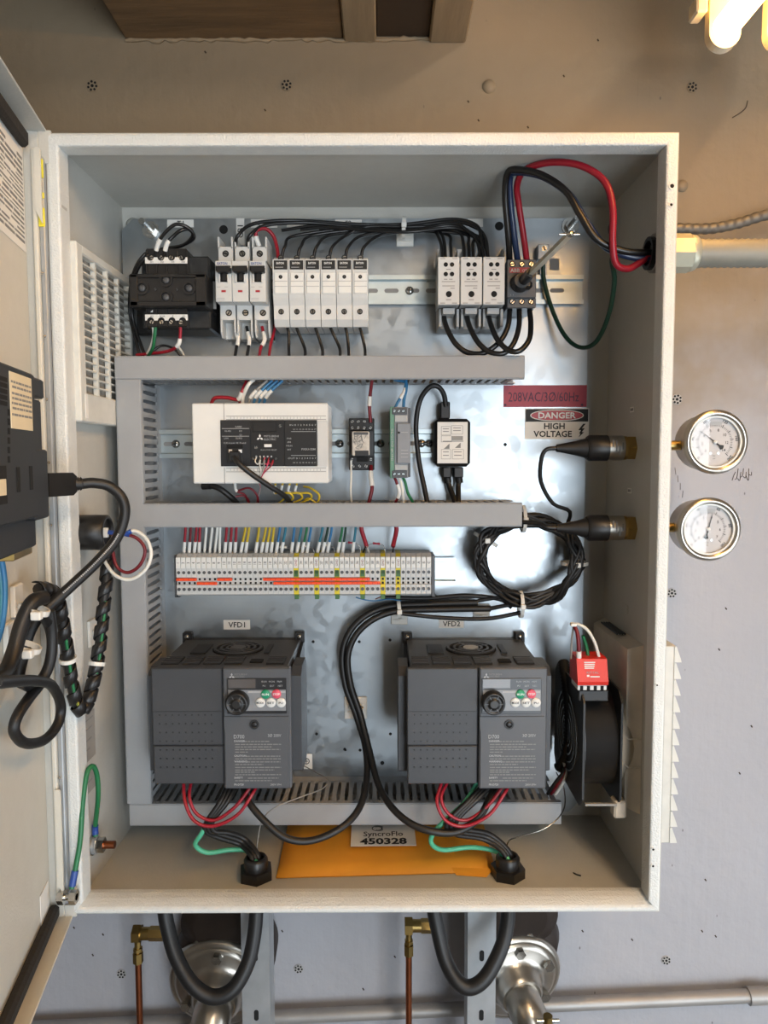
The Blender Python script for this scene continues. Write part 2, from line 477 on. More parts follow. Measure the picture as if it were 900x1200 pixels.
# timber header jutting out of the wall above the cabinet: underside boards and cross pieces
zb = at(300, 46, YW).z
x0, x1, x2, x3, x4 = (at(p, 50, YW).x for p in (147, 402, 441, 503, 546))
structure('trim_1', MB().box(x0, x1, YW - .30, YW, zb, zb + .14, .002), 'raw_wood')
structure('trim_2', MB().box(x1 + .001, x2, YW - .30, YW, zb - .004, zb + .14, .002), 'pale_wood')
structure('trim_3', MB().box(x2 + .001, x3 - .001, YW - .30, YW, zb + .003, zb + .14), 'dark_wood')
structure('trim_4', MB().box(x3, x4, YW - .30, YW, zb - .005, zb + .14, .002), 'pale_wood')
# ragged bead of expanding foam and splinters along the header's lower edge
random.seed(3)
bead = [Vector((x0 + (x4 - x0) * k / 60, YW - .001, zb - .001 + random.uniform(-.0018, .0014))) for k in range(61)]
structure('trim_5', MB().tube(bead, .003, 6, [random.uniform(.0012, .0036) for _ in bead]), 'pale_wood')

# scratches and scuffs in the paint
WB = bpy.data.objects['wall_back']
def scuff(pts, r=.0006):
    MB().tube(spline([at(a, b_, YW - .0002) for a, b_ in pts], 4), r, 5).build('scuff', 'dark_wood', WB)
scuff([(876, 118), (874, 126), (868, 132), (858, 138)])
for k in range(7): scuff([(858 + k * 3.2, 563 - k * 1.2), (860 + k * 3.4, 557 + (k % 3) * 3), (862 + k * 3.1, 553 - (k % 2) * 4)], .0004)
for k in range(4): scuff([(791 + k * 3.1, 548 + k * 9), (792 + k * 2.6, 556 + k * 9)], .0003)
for a, b_ in ((850, 712), (842, 760), (826, 1030), (822, 1090), (838, 1096), (880, 850), (866, 905), (310, 128), (240, 60), (618, 148), (548, 118), (700, 46), (660, 88), (560, 140), (120, 1094), (86, 1086), (108, 1118), (425, 1158), (682, 1090), (330, 1090), (462, 1120), (740, 1100)):
    scuff([(a, b_), (a + 1.5, b_ + 2.2)], .0009)
# ------------------------------------------------------------------ perforated insulation washers and plugs in the plywood
def washer(px, py, r, where, holes=True):
    c = at(px, py, YW)
    if holes:
        w = root('insulation_washer', 'small perforated round fastener painted into the wall ' + where, 'fastener', (c.x, YW, c.z - r), 'perforated fasteners in the plywood')
        MB().lathe([(r, 0), (r * .95, .0012)], c, (0, -1, 0), 18).build('disc', 'beige_primer' if py < 300 else 'pale_coat', w)
        mb = MB()
        for k in range(7):
            a = k * 2 * math.pi / 7 + px
            mb.cyl(c + Vector((math.cos(a) * r * .68, -.0010, math.sin(a) * r * .68)), c + Vector((math.cos(a) * r * .68, -.0016, math.sin(a) * r * .68)), r * .2, n=8)
        mb.cyl(c + Vector((0, -.001, 0)), c + Vector((0, -.0016, 0)), r * .26, n=8)
        mb.build('hole_ring', 'hole_black', w)
    else:
        o = MB().lathe([(r, 0), (r * .9, .003), (r * .2, .0035)], c, (0, -1, 0), 18).build('wall_plug', 'beige_primer')
        tag(o, 'round painted plug in the plywood ' + where, 'wall plug')
washer(108.5, 101, .0075, 'above the cabinet\'s hinge side')
washer(336, 100, .0072, 'below the dark timber header')
washer(811, 102.5, .0068, 'below the glowing tube lamp')
washer(793, 468, .007, 'just above the upper pressure gauge')
washer(787, 695, .0065, 'below the lower pressure gauge')
washer(780.5, 1125, .0065, 'below the cabinet on the gauge side')
washer(142.5, 1141, .0065, 'beside the copper tube under the hinge side')
washer(350, 1135, .0065, 'beside the strut under the cabinet')
washer(573, 101.5, .0085, 'right of the timber header\'s shadow', False)
washer(799, 218, .0075, 'beside the cabinet\'s upper corner', False)

# ------------------------------------------------------------------ fluorescent fitting at the top right
yl = .10
e = at(844, 40, yl)
pitch = .062
def batten(ex, ez, y0, y1, label, glow):
    L = root('tube_lamp', label, 'lamp', (ex, y0, ez))
    MB().box(ex - .026, ex + pitch + .03, y1 - .02, y0 - .004, ez + .030, ez + .068, .003).build('housing', 'lamp_enamel', L)
    MB().box(ex - .034, ex - .022, y0 - .02, y0 + .004, ez + .012, ez + .03, .002).build('clip', 'lamp_enamel', L)
    pr = [(-.017, .034), (-.017, -.004)] + [(.017 * math.cos(math.radians(a)), -.004 + .017 * math.sin(math.radians(a))) for a in range(195, 346, 15)] + [(.017, -.004), (.017, .034)]
    for k in (0, 1):
        cx = ex + k * pitch
        MB().extr(pr, (cx, y0, ez), (1, 0, 0), (0, 0, 1), (0, -1, 0), .012).build('lampholder', 'lamp_enamel', L)
        MB().cyl((cx, y0 - .012, ez), (cx, y1, ez), .0135, n=20).build('tube', glow, L)
        MB().extr(pr, (cx, y1, ez), (1, 0, 0), (0, 0, 1), (0, -1, 0), .012).build('lampholder', 'lamp_enamel', L)
batten(e.x, e.z, yl, -1.08, 'white twin fluorescent batten lamp glowing warm at the upper right corner', 'tube_glow')
# unseen fill lamp added on the ceiling behind the camera to brighten the cabinet
batten(.62, CZ - .07, -1.05, -2.25, 'added fill lamp, an unseen white twin fluorescent batten on the ceiling behind the viewer', 'fill_tube_white')
# ================================================================== the cabinet
CAB = root('electrical_cabinet', 'large open light grey steel control cabinet mounted on the plywood wall', 'cabinet', (0, .1, -BZ))
T = .002
MB().box(-BX, BX, BD - T, BD, -BZ, BZ).build('back_panel', 'cabinet_paint', CAB)
MB().box(-BX, -BX + T, .001, BD - T, -BZ, BZ).build('side_panel', 'cabinet_paint', CAB)
MB().box(BX - T, BX, .001, BD - T, -BZ, BZ).build('side_panel', 'cabinet_paint', CAB)
MB().box(-BX + T, BX - T, .001, BD - T, BZ - T, BZ).build('top_panel', 'cabinet_paint', CAB)
MB().box(-BX + T, BX - T, .001, BD - T, -BZ, -BZ + T).build('bottom_panel', 'cabinet_paint', CAB)
# front flange: textured face and return, mitred
def flange(poly_y_in, a, b, name='flange'):
    """poly in (inset from the outer edge, y); a,b outer corners; mitred at both ends"""
    A = Vector(a); B = Vector(b); d = (B - A).normalized()
    inw = Vector((0, 1, 0)).cross(d)
    mid = (A + B) / 2
    if inw.dot(-mid) < 0: inw = -inw
    n = len(poly_y_in)
    va = [A + inw * p[0] + d * p[0] + Vector((0, p[1], 0)) for p in poly_y_in]
    vb = [B + inw * p[0] - d * p[0] + Vector((0, p[1], 0)) for p in poly_y_in]
    mb = MB(); mb.add(va + vb, [(i, (i + 1) % n, n + (i + 1) % n, n + i) for i in range(n)] + [tuple(range(n)), tuple(range(n, 2 * n))])
    return mb.build(name, 'cabinet_paint_textured', CAB)
prof = [(0, .03), (0, .0025), (.0012, .0006), (.003, 0), (.0102, 0), (.0116, .0006), (.0122, .0022), (.0122, .022), (.0095, .022), (.0095, .0035), (.002, .0035), (.002, .03)]
profb = [(0, .03), (0, .0018), (.001, .0004), (.0026, 0), (.0046, .0004), (.0066, .002), (.0088, .006), (.0108, .011), (.0122, .018), (.0122, .024), (.0095, .024), (.0085, .014), (.004, .005), (.002, .005), (.002, .03)]
flange(prof, (-BX, 0, BZ), (BX, 0, BZ))
flange(prof, (-BX, 0, -BZ), (-BX, 0, BZ))
flange(prof, (BX, 0, BZ), (BX, 0, -BZ))
flange(profb, (BX, 0, -BZ), (-BX, 0, -BZ))
for px, py, r in ((787.5, 218, .0026), (786.5, 240, .0018), (765.5, 995.5, .0016), (765.2, 1015, .0016), (770, 803, .0012)):
    c = at(px, py, -.0003)
    mb = MB().ring(c + Vector((0, .0003, 0)), (0, -1, 0), r * 1.35, r * .8, .0008, 14)
    s_ = mb.build('screw_hole', 'cabinet_paint_textured', CAB)
    MB().cyl(c + Vector((0, .0006, 0)), c, r * .8, n=12).build('bore', 'hole_black', s_)
# mounting plate with drilled holes and corner studs
px0, px1, pz0, pz1 = at(157, 600, YP).x - .006, at(690, 300, YP).x, at(400, 952, YP).z, at(400, 256, YP).z
cut = .014
poly = [(px0 + cut, pz0), (px1 - cut, pz0), (px1, pz0 + cut), (px1, pz1 - cut), (px1 - cut, pz1), (px0 + cut, pz1), (px0, pz1 - cut), (px0, pz0 + cut)]
PLATE = MB().prism(poly, YP, YP + .0025).build('mounting_plate', 'galvanised_plate', CAB)
for px, py, r in ((262, 269, 5), (585, 265, 5), (367, 752, 1.8), (371, 860, 1.8), (404, 878, 1.8), (405, 879, 1.2), (421, 752, 1.8), (457, 750, 1.8), (457.5, 860, 1.8), (448, 894, 2.4), (592, 521, 2), (422, 879, 1.8), (362, 885, 1.5)):
    c = at(px, py, YP)
    MB().cyl(c + Vector((0, .001, 0)), c + Vector((0, -.0003, 0)), r / 935.0, n=14).build('drilled_hole', 'hole_black', PLATE)
def stud(px, py):
    c = at(px, py, YP)
    s_ = MB().cyl(c + Vector((0, .01, 0)), c + Vector((0, -.036, 0)), .0038, n=12).build('mounting_stud', 'steel', CAB)
    MB().cyl(c, c + Vector((0, -.0025, 0)), .0105, n=20).build('flat_washer', 'steel', s_)
    MB().cyl(c + Vector((0, -.0025, 0)), c + Vector((0, -.009, 0)), .0078, n=6, smooth=False).build('nut', 'steel', s_)
for p in ((177, 270), (668, 266)): stud(*p)
c = at(156, 264, BD - T)
MB().ring(c, (0, -1, 0), .0118, .0085, .002, 24).build('collar', 'cabinet_paint', CAB)
MB().lathe([(.0075, 0), (.0068, .004), (.003, .006)], c, (0, -1, 0), 20).build('weld_boss', 'cabinet_paint', CAB)

# ------------------------------------------------------------------ door, opened towards the camera on the left
DA = math.radians(10.0)
DU = Vector((math.sin(DA), -math.cos(DA), 0)); DN = Vector((math.cos(DA), math.sin(DA), 0)); DZ = Vector((0, 0, 1))
DO = at(31.5, 300, -.004); DO = Vector((DO.x, -.004, 0))     # hinge end of the door's inner face
DTOP = at(45, 152, -.004).z; DBOT = at(78, 1076, -.004).z
DW = .60; LIPN = .0135
def dp(u, n, z): return DO + DU * u + DN * n + DZ * z
def dbox(mb, u0, u1, n0, n1, z0, z1, b=0):
    t = MB().box(u0, u1, n0, n1, z0, z1, b)
    return mb.add([dp(*v) for v in t.v], t.f)
def atd(px, py, n):                            # point on the door-parallel plane at distance n -> (u, z)
    d = ray(px, py); o = DO + DN * n
    t = (o - CAM).dot(DN) / d.dot(DN)
    p = CAM + d * t
    return (p - DO).dot(DU), p.z
mb = MB(); dbox(mb, 0, DW, -.002, 0, DBOT, DTOP)
DOOR = mb.build('door', 'door_paint', CAB)
def dpart(name, mat_, *boxes, par=None, b=0):
    mb = MB()
    for q in boxes: dbox(mb, *q, b)
    return mb.build(name, mat_, par or DOOR)
dpart('top_lip', 'cabinet_paint', (-.002, DW, -.002, LIPN + .008, DTOP, DTOP + .002), b=.0008)
dpart('bottom_lip', 'door_paint', (-.002, DW, -.002, LIPN + .008, DBOT - .002, DBOT), b=.0008)
dpart('hinge_lip', 'cabinet_paint', (-.002, 0, -.002, LIPN, DBOT, DTOP), b=.0006)
dpart('latch_lip', 'cabinet_paint', (DW, DW + .002, -.002, LIPN + .008, DBOT, DTOP))
dpart('gasket', 'foam_gasket', (.012, DW, 0, .009, DTOP - .022, DTOP - .006), b=.003)
dpart('gasket', 'foam_gasket', (.002, DW, 0, .010, DBOT + .003, DBOT + .017), b=.003)
# folded corner tab of the lip at the top and at the bottom
dpart('corner_tab', 'cabinet_paint', (-.004, .0, LIPN, LIPN + .012, DTOP - .03, DTOP + .0015), b=.0006)
dpart('corner_tab', 'cabinet_paint', (-.004, .0, LIPN, LIPN + .012, DBOT - .0015, DBOT + .012), b=.0006)
# printed sheet on the door
u0, z1 = atd(27, 185, .001); u1, _ = atd(-160, 10, .001)
zt = atd(20, 165, .001)[1]; zlo = atd(26, 292, .001)[1]
SHEET = dpart('instruction_sheet', 'white_paper', (u0, u0 + .20, .0003, .0008, zlo, zt))
mb = MB(); random.seed(5)
z = zt - .010
while z > zlo + .006:
    h = random.choice((.0012, .0018, .0026)); s_ = u0 + .004
    while s_ < u0 + .19:
        w = random.uniform(.008, .035)
        if random.random() < .82: dbox(mb, s_, min(s_ + w, u0 + .196), .0008, .0010, z - h, z)
        s_ += w + .003
    z -= h + .0024
mb.build('print_block', 'print_grey', SHEET)
# small square label low on the door
ua, za = atd(58, 1055, .001); dpart('corner_label', 'white_paper', (ua, ua + .03, .0003, .0009, za - .008, za + .022))

# ------------------------------------------------------------------ hinge
H = MB()
hx = at(47, 300, -.004).x
zt_, zb_ = at(50, 176, -.004).z, at(75, 1058, -.004).z
H.box(hx - .0035, hx + .001, -.010, -.004, zb_, zt_, .001)
HG = H.build('hinge', 'door_paint', CAB)
MB().box(hx + .0012, hx + .0062, -.006, .002, zb_ + .01, zt_ - .006, .0008).build('hinge_leaf', 'strut_zinc', HG)
for (ya, yb) in ((187, 209), (226, 233), (244, 266)):
    z_a, z_b = at(51, yb, -.006).z, at(51, ya, -.006).z
    MB().box(hx + .0012, hx + .0072, -.0078, -.0062, z_a, z_b, .0004).build('yellow_tape', 'tape_yellow', HG)
for py in range(320, 1040, 74):
    c = at(49 + (py - 300) * .033, py, -.0105)
    MB().lathe([(.0016, 0), (.0010, .0009)], c, (0, -1, 0), 10).build('rivet', 'steel', HG)
for (ya, yb) in ((173, 262), (925, 1048)):
    za, zb2 = at(44, yb, -.011).z, at(44, ya, -.011).z
    xx = at(45 + (ya - 173) * .033, (ya + yb) / 2, -.011).x
    MB().prism([(xx - .003, za + .012), (xx + .003, za), (xx + .003, zb2 - .002), (xx + .0015, zb2), (xx - .0015, zb2), (xx - .003, zb2 - .002)], -.0125, -.0105).build('hinge_cover', 'door_paint', HG)
# small catch on the inside of the left flange
c = at(73, 240, .012)
MB().prism([(c.x - .006, c.z + .012), (c.x + .001, c.z + .006), (c.x + .003, c.z - .004), (c.x + .001, c.z - .010), (c.x - .006, c.z - .012)], .004, .016).build('door_catch', 'cabinet_paint', CAB)
# ================================================================== slotted wiring ducts and rails
YD = YP - .078
def duct(name_label, px, horizontal, seen, pitch):
    """px = pixel rectangle of the front cover; seen = side(s) whose fingers show"""
    x0, x1, z0, z1 = rect(*px, YD)
    D = root('wiring_duct', name_label, 'wiring duct', ((x0 + x1) / 2, YP, z0))
    MB().box(x0, x1, YP - .002, YP - .0002, z0, z1).build('base', 'duct_grey', D)
    cv = MB()
    if horizontal:
        cv.box(x0, x1, YD, YD + .0018, z0, z1, .0006); cv.box(x0, x1, YD + .0012, YD + .008, z1 - .0012, z1 + .0008); cv.box(x0, x1, YD + .0012, YD + .008, z0 - .0008, z0 + .0012)
    else:
        cv.box(x0, x1, YD, YD + .0018, z0, z1, .0006); cv.box(x1 - .0012, x1 + .0008, YD + .0012, YD + .008, z0, z1); cv.box(x0 - .0008, x0 + .0012, YD + .0012, YD + .008, z0, z1)
    cv.build('cover', 'duct_grey', D)
    fw = pitch * .62
    ya, yb = YD + .004, YP - .014
    lo, hi = (x0, x1) if horizontal else (z0, z1)
    n = int((hi - lo - .004) / pitch)
    for side in ('low', 'high'):
        if horizontal: s0, s1 = (z0 + .0002, z0 + .0018) if side == 'low' else (z1 - .0018, z1 - .0002)
        else: s0, s1 = (x0 + .0002, x0 + .0018) if side == 'low' else (x1 - .0018, x1 - .0002)
        foot = MB()
        if horizontal: foot.box(x0, x1, YP - .016, YP - .002, s0, s1)
        else: foot.box(s0, s1, YP - .016, YP - .002, z0, z1)
        foot.build('side_rail', 'duct_grey', D)
        def fing(mb, c):
            # finger with T-shaped tip: narrow waist in the middle
            pts = [(-fw / 2, yb), (-fw / 2, yb - .012), (-fw * .43, yb - .016), (-fw * .43, ya + .02), (-fw / 2, ya + .016), (-fw / 2, ya), (fw / 2, ya), (fw / 2, ya + .016), (fw * .43, ya + .02), (fw * .43, yb - .016), (fw / 2, yb - .012), (fw / 2, yb)]
            if horizontal: mb.extr([(c + p[0], p[1]) for p in pts], (0, 0, s0), (1, 0, 0), (0, 1, 0), (0, 0, 1), s1 - s0)
            else: mb.extr([(c + p[0], p[1]) for p in pts], (s0, 0, 0), (0, 0, 1), (0, 1, 0), (1, 0, 0), s1 - s0)
        cs = [lo + .004 + fw / 2 + k * pitch for k in range(n)]
        if side in seen:
            first = None
            for c in cs:
                if first is None:
                    mb = MB(); fing(mb, c); first = mb.build('finger', 'duct_grey', D); c0 = c
                else:
                    o = first.copy(); COL.objects.link(o)
                    o.location = first.location + (Vector((c - c0, 0, 0)) if horizontal else Vector((0, 0, c - c0)))
        else:
            mb = MB()
            for c in cs: fing(mb, c)
            o = mb.build('finger_row', 'duct_grey', D); o['kind'] = 'stuff'
    return D
duct('grey slotted wiring duct across the cabinet, topmost, under the breakers', (134, 417.5, 615, 443.5), True, ('low',), .0095)
duct('grey slotted wiring duct running upright along the hinge side', (142.5, 444.5, 170, 942.5), False, ('high',), .0103)
duct('grey slotted wiring duct across the middle, above the numbered terminal row', (166.5, 590.5, 612, 617), True, ('high',), .0095)
duct('grey slotted wiring duct along the bottom, below both drives', (151.5, 942.5, 658, 966.5), True, ('high',), .0098)

def rail(px0, px1, pyc, label, screws):
    c = at((px0 + px1) / 2, pyc, YP)
    xa, xb = at(px0, pyc, YP - .0075).x, at(px1, pyc, YP - .0075).x
    h = .0175
    R = root('mounting_rail', label, 'mounting rail', (c.x, YP, c.z - h))
    # hat profile: base web with slots between, two lips
    prof = [(-h, -.0075), (-h, -.0065), (-h * .78, -.0065), (-h * .72, 0), (h * .72, 0), (h * .78, -.0065), (h, -.0065), (h, -.0075), (h * .70, -.0075), (h * .64, -.001), (-h * .64, -.001), (-h * .70, -.0075)]
    MB().extr([(p[0], p[1]) for p in prof], (xa, YP - .0003, c.z), (0, 0, 1), (0, 1, 0), (1, 0, 0), xb - xa).build('hat_section', 'zinc_rail', R)
    x = xa + .012
    while x < xb - .012:
        pl = [(.0062 + .0026 * math.cos(a), .0026 * math.sin(a)) for a in [math.radians(t) for t in range(-90, 91, 30)]] + [(-.0062 + .0026 * math.cos(a), .0026 * math.sin(a)) for a in [math.radians(t) for t in range(90, 271, 30)]]
        MB().extr(pl, (x, YP - .00155, c.z), (1, 0, 0), (0, 0, 1), (0, 1, 0), .0004).build('slot', 'print_grey', R)
        x += .0255
    for spx in screws:
        sx = at(spx, pyc, YP - .002).x
        s_ = MB().lathe([(.0052, 0), (.0050, .0015), (.0036, .003), (.0, .0034)], (sx, YP - .0015, c.z), (0, -1, 0), 16, cap=False).build('screw', 'steel', R)
        m2 = MB().box(sx - .003, sx + .003, YP - .0052, YP - .0046, c.z - .0006, c.z + .0006); m2.box(sx - .0006, sx + .0006, YP - .0052, YP - .0046, c.z - .003, c.z + .003)
        m2.build('cross_slot', 'print_black', s_)
    return R
rail(252, 684, 341, 'zinc mounting rail behind the breakers and fuse holders', (480, ))
rail(187, 520, 520, 'zinc mounting rail behind the white controller and relay', (206, 398, 446, 494, 503))
rail(203, 534, 669, 'zinc mounting rail behind the numbered terminal row', ())
# ================================================================== top row of devices
def fb(px0, py0, px1, py1, Yf, Yb, b=.0006, mb=None):        # block whose FRONT face fills a pixel rectangle
    x0, x1, z0, z1 = rect(px0, py0, px1, py1, Yf)
    return (mb or MB()).box(x0, x1, Yf, Yb, z0, z1, b)
def scr(px, py, Y, r, par, mat_='steel', bore='hole_black', name='screw', slot=0.7):
    """recessed terminal screw: dark bore ring and slotted head"""
    c = at(px, py, Y)
    o = MB().cyl(c + Vector((0, .0004, 0)), c + Vector((0, -.0003, 0)), r, n=14).build(name, bore, par)
    if slot:
        MB().cyl(c + Vector((0, .0003, 0)), c + Vector((0, -.0006, 0)), r * slot, n=12).build('screw_head', mat_, o)
        a = (px * 1.7 + py) % 3.1
        d = Vector((math.cos(a), 0, math.sin(a))) * r * slot; e_ = Vector((-d.z, 0, d.x)) * .22
        q = c + Vector((0, -.00075, 0))
        MB().add([q + d + e_, q - d + e_, q - d - e_, q + d - e_], [(0, 1, 2, 3)]).build('screw_slot', 'hole_black', o)
    return o

# ------------------------------------------------------------------ transformer
yt = YP - .088
TR = root('control_transformer', 'black control transformer with white terminal strips at the upper left', 'transformer', at(205, 392, YP))
fb(160, 322, 255, 392, YP - .012, YP - .0005, .001).build('foot_plate', 'black_plastic', TR)
fb(166, 300, 246, 386, YP - .062, YP - .012, .002).build('laminated_core', 'steel_core', TR)
fb(151, 320.5, 241.5, 359.5, yt, YP - .03, .0015).build('coil_cover', 'black_plastic', TR)
rc = MB()
for (a, b_, c_, d_) in ((152, 321.5, 241, 325), (152, 353, 241, 358.5), (152, 321.5, 161, 358.5), (229, 321.5, 241, 358.5)): fb(a, b_, c_, d_, yt - .003, yt + .001, .0006, rc)
rc.build('cover_rim', 'black_plastic', TR)
for px, py in ((167, 338), (195, 328.5), (222, 338), (195, 348.5)):
    c = at(px, py, yt)
    o = MB().ring(c, (0, -1, 0), .0075, .0052, .0026, 22).build('boss', 'black_plastic', TR)
    MB().lathe([(.0036, 0), (.0036, .0022), (.0014, .0024)], c, (0, -1, 0), 14).build('boss_core', 'dark_grey_plastic', o)
for px in (182, 207.5): scr(px, 339, yt - .0002, .0022, TR, 'dark_grey_plastic')
for (ya, yb, sgn) in ((291, 322, 1), (359.5, 383, -1)):
    tb = fb(171, ya, 219, yb, YP - .075, YP - .04, .001).build('terminal_block', 'black_plastic', TR)
    for k in range(5):
        px = 171.5 + k * 11.8
        fb(px - .6, ya + 2, px + .6, yb - 1, YP - .078, YP - .074, 0).build('barrier', 'black_plastic', tb)
    for k in range(4):
        scr(178 + k * 11.3, (302 if sgn > 0 else 377.5), YP - .0752, .0034, tb)
    # scalloped white number strip
    ys = YP - .0785
    x0, x1, z0, z1 = rect(170, 301.5, 219.5, 308.8, ys) if sgn > 0 else rect(170, 368.5, 220, 375.5, ys)
    pts = []
    w = (x1 - x0) / 4
    for k in range(4):
        for a in range(0, 181, 30):
            A = math.radians(180 - a); pts.append((x0 + w * (k + .5) + math.cos(A) * w * .34, (z1 if sgn > 0 else z0) - sgn * math.sin(A) * (z1 - z0) * .55))
    pts = [(x0, z1 if sgn > 0 else z0)] + pts + [(x1, z1 if sgn > 0 else z0), (x1, z0 if sgn > 0 else z1), (x0, z0 if sgn > 0 else z1)]
    st = MB().prism(pts, ys, ys + .001).build('number_strip', 'white_plastic', TR)
    names = ('H1', 'H2', 'H3', 'H4') if sgn > 0 else ('X2', 'X1A', 'F', 'X1')
    letters([((t, .0022, (x0 + w * (k + .62), ys - .0002, (z0 + .0006) if sgn > 0 else z1 - .0032)), {}) for k, t in enumerate(names)], 'print_black', st)
fb(240, 330, 253, 362, YP - .052, YP - .05, 0).build('rating_label', 'grey_label', TR)
for px, py in ((248, 319), (251, 388)): scr(px, py, YP - .0125, .004, TR, bore='black_plastic')
MB().add([at(176, 366, YP - .076) + Vector((0, 0, 0)), at(176, 366, YP - .076) + Vector((.003, 0, 0)), at(176, 366, YP - .076) + Vector((.003, 0, .003))], [(0, 1, 2)]).build('mark', 'print_white', TR)
# primary leads looping over the transformer
wire('transformer_lead', [(170, 418, .15), (155, 370, .155), (158, 325, .13), (172, 300, .12), (190, 292, .14), (215, 287, .13), (226, 275, .115), (219, 266, .108), (206, 263, .105), (194, 272, .107), (186, 284, .112), (181, 301, .12)], .0020, 'black_wire', 'black lead looping over the transformer to its first top terminal', sleeves=((.885, .955),))
wire('transformer_lead', [(164, 418, .15), (152, 365, .157), (156, 322, .13), (170, 298, .122), (188, 293, .14), (210, 289, .134), (227, 279, .12), (222, 269, .115), (212, 270, .11), (204, 276, .112), (196, 285, .113), (192, 301, .12)], .0020, 'black_wire', 'black lead looping over the transformer to its second top terminal', sleeves=((.885, .955),))
wire('secondary_lead', [(178, 377, .122), (180, 392, .13), (176, 408, .14), (170, 418, .15)], .0016, 'white_wire', 'thin white lead under the transformer beside the green one', n=6)
wire('secondary_lead', [(183, 377, .122), (181, 395, .128), (179, 408, .135), (172, 420, .15)], .0019, 'green_wire', 'green lead under the transformer\'s first lower terminal')
wire('secondary_lead', [(211.5, 377, .122), (211, 395, .128), (208, 405, .13), (195, 412, .14), (160, 416, .15)], .0019, 'red_wire', 'red lead under the transformer\'s last lower terminal', sleeves=((.3, .52),))
wire('secondary_lead', [(208, 405, .132), (213, 412, .138), (218, 422, .15)], .0014, 'white_wire', 'short thin white lead branching off beside the red transformer lead', n=6)
wire('secondary_lead', [(178, 412, .145), (190, 405, .147), (204, 409, .147), (216, 422, .15)], .0016, 'black_wire', 'short black lead arching behind the red transformer lead', n=6)

# ------------------------------------------------------------------ circuit breakers
YB, YT2 = YP - .074, YP - .052
def pole(par, px, lit, brand):
    """one breaker pole whose front block starts at pixel px"""
    body = MB()
    fb(px, 305.5, px + 19, 353.5, YB, YP - .03, .0005, body)
    # terminal towers above and below, with slots for the leads
    fb(px + 3.4, 289, px + 20.4, 306, YT2, YP - .008, .0004, body)
    for a in (px + 2.8, px + 18.4): fb(a, 277.5, a + 1.9, 291, YT2, YP - .012, 0, body)
    fb(px + 5.6, 353, px + 23.4, 375, YT2, YP - .008, .0004, body)
    x0, x1, z0, z1 = rect(px + 6.2, 374, px + 24, 391, YT2)
    for a, b_ in ((x0, x0 + .0019), (x1 - .0019, x1)):
        body.extr([(YT2, z1), (YT2, z0 + .002), (YT2 + .006, z0 - .004), (YP - .012, z0 - .004), (YP - .012, z1)], (a, 0, 0), (0, 1, 0), (0, 0, 1), (1, 0, 0), b_ - a)
    body.box(x0, x1, YP - .03, YP - .01, z0 - .003, z1)
    o = body.build('body', 'light_grey_plastic', par)
    # handle recess, black handle
    fb(px + .2, 311.3, px + 17.6, 317, YB - .0006, YB + .001, 0).build('handle_bar', 'black_plastic', o)
    hb = fb(px + 5.5, 314, px + 15, 330.5, YB - .0004, YB + .001, 0).build('handle_slot', 'hole_black', o)
    fb(px + .8, 311.5, px + 17, 318.5, YB - .009, YB, .0008).build('handle', 'black_plastic', o)
    fb(px + 7.8, 318, px + 13, 329, YB - .003, YB, .0006).build('handle_stem', 'black_plastic', o)
    for a in (px + 3.2, px + 13.6): fb(a, 321, a + 2.2, 331, YB - .0022, YB, .0005).build('handle_cheek', 'light_grey_plastic', o)
    fb(px + 7, 340, px + 12.2, 342.4, YB - .0003, YB + .001, 0).build('status_window', 'sign_red', o)
    if lit:
        mb = MB(); x0, x1, z0, z1 = rect(px + 2, 334, px + 15, 352, YB)
        for zz in (.02, .12): bar(mb, x0, x1 - .004, z0 + (z1 - z0) * zz, .0007, YB - .0002)
        bar(mb, x0, x0 + .004, z0 + (z1 - z0) * .85, .0007, YB - .0002); bar(mb, x1 - .004, x1, z0 + (z1 - z0) * .85, .0007, YB - .0002)
        mb.build('fine_print', 'print_pale', o)
        letters([(('EATON', .0028, at(px + 8, 310.2, YB - .0003)), dict(bold=.02, width=.0115))], 'print_blue', o)
    scr(px + 12, 297.3, YT2, .0038, o); scr(px + 15.8, 366.6, YT2, .0038, o)
B1 = root('circuit_breaker', 'white two-pole circuit breaker next to the transformer', 'circuit breaker', at(273, 390, YP - .01))
pole(B1, 252.4, True, True); pole(B1, 271.9, False, False)
B2 = root('circuit_breaker', 'white single-pole circuit breaker next to the fuse holders', 'circuit breaker', at(302, 390, YP - .01))
pole(B2, 292.4, True, True)

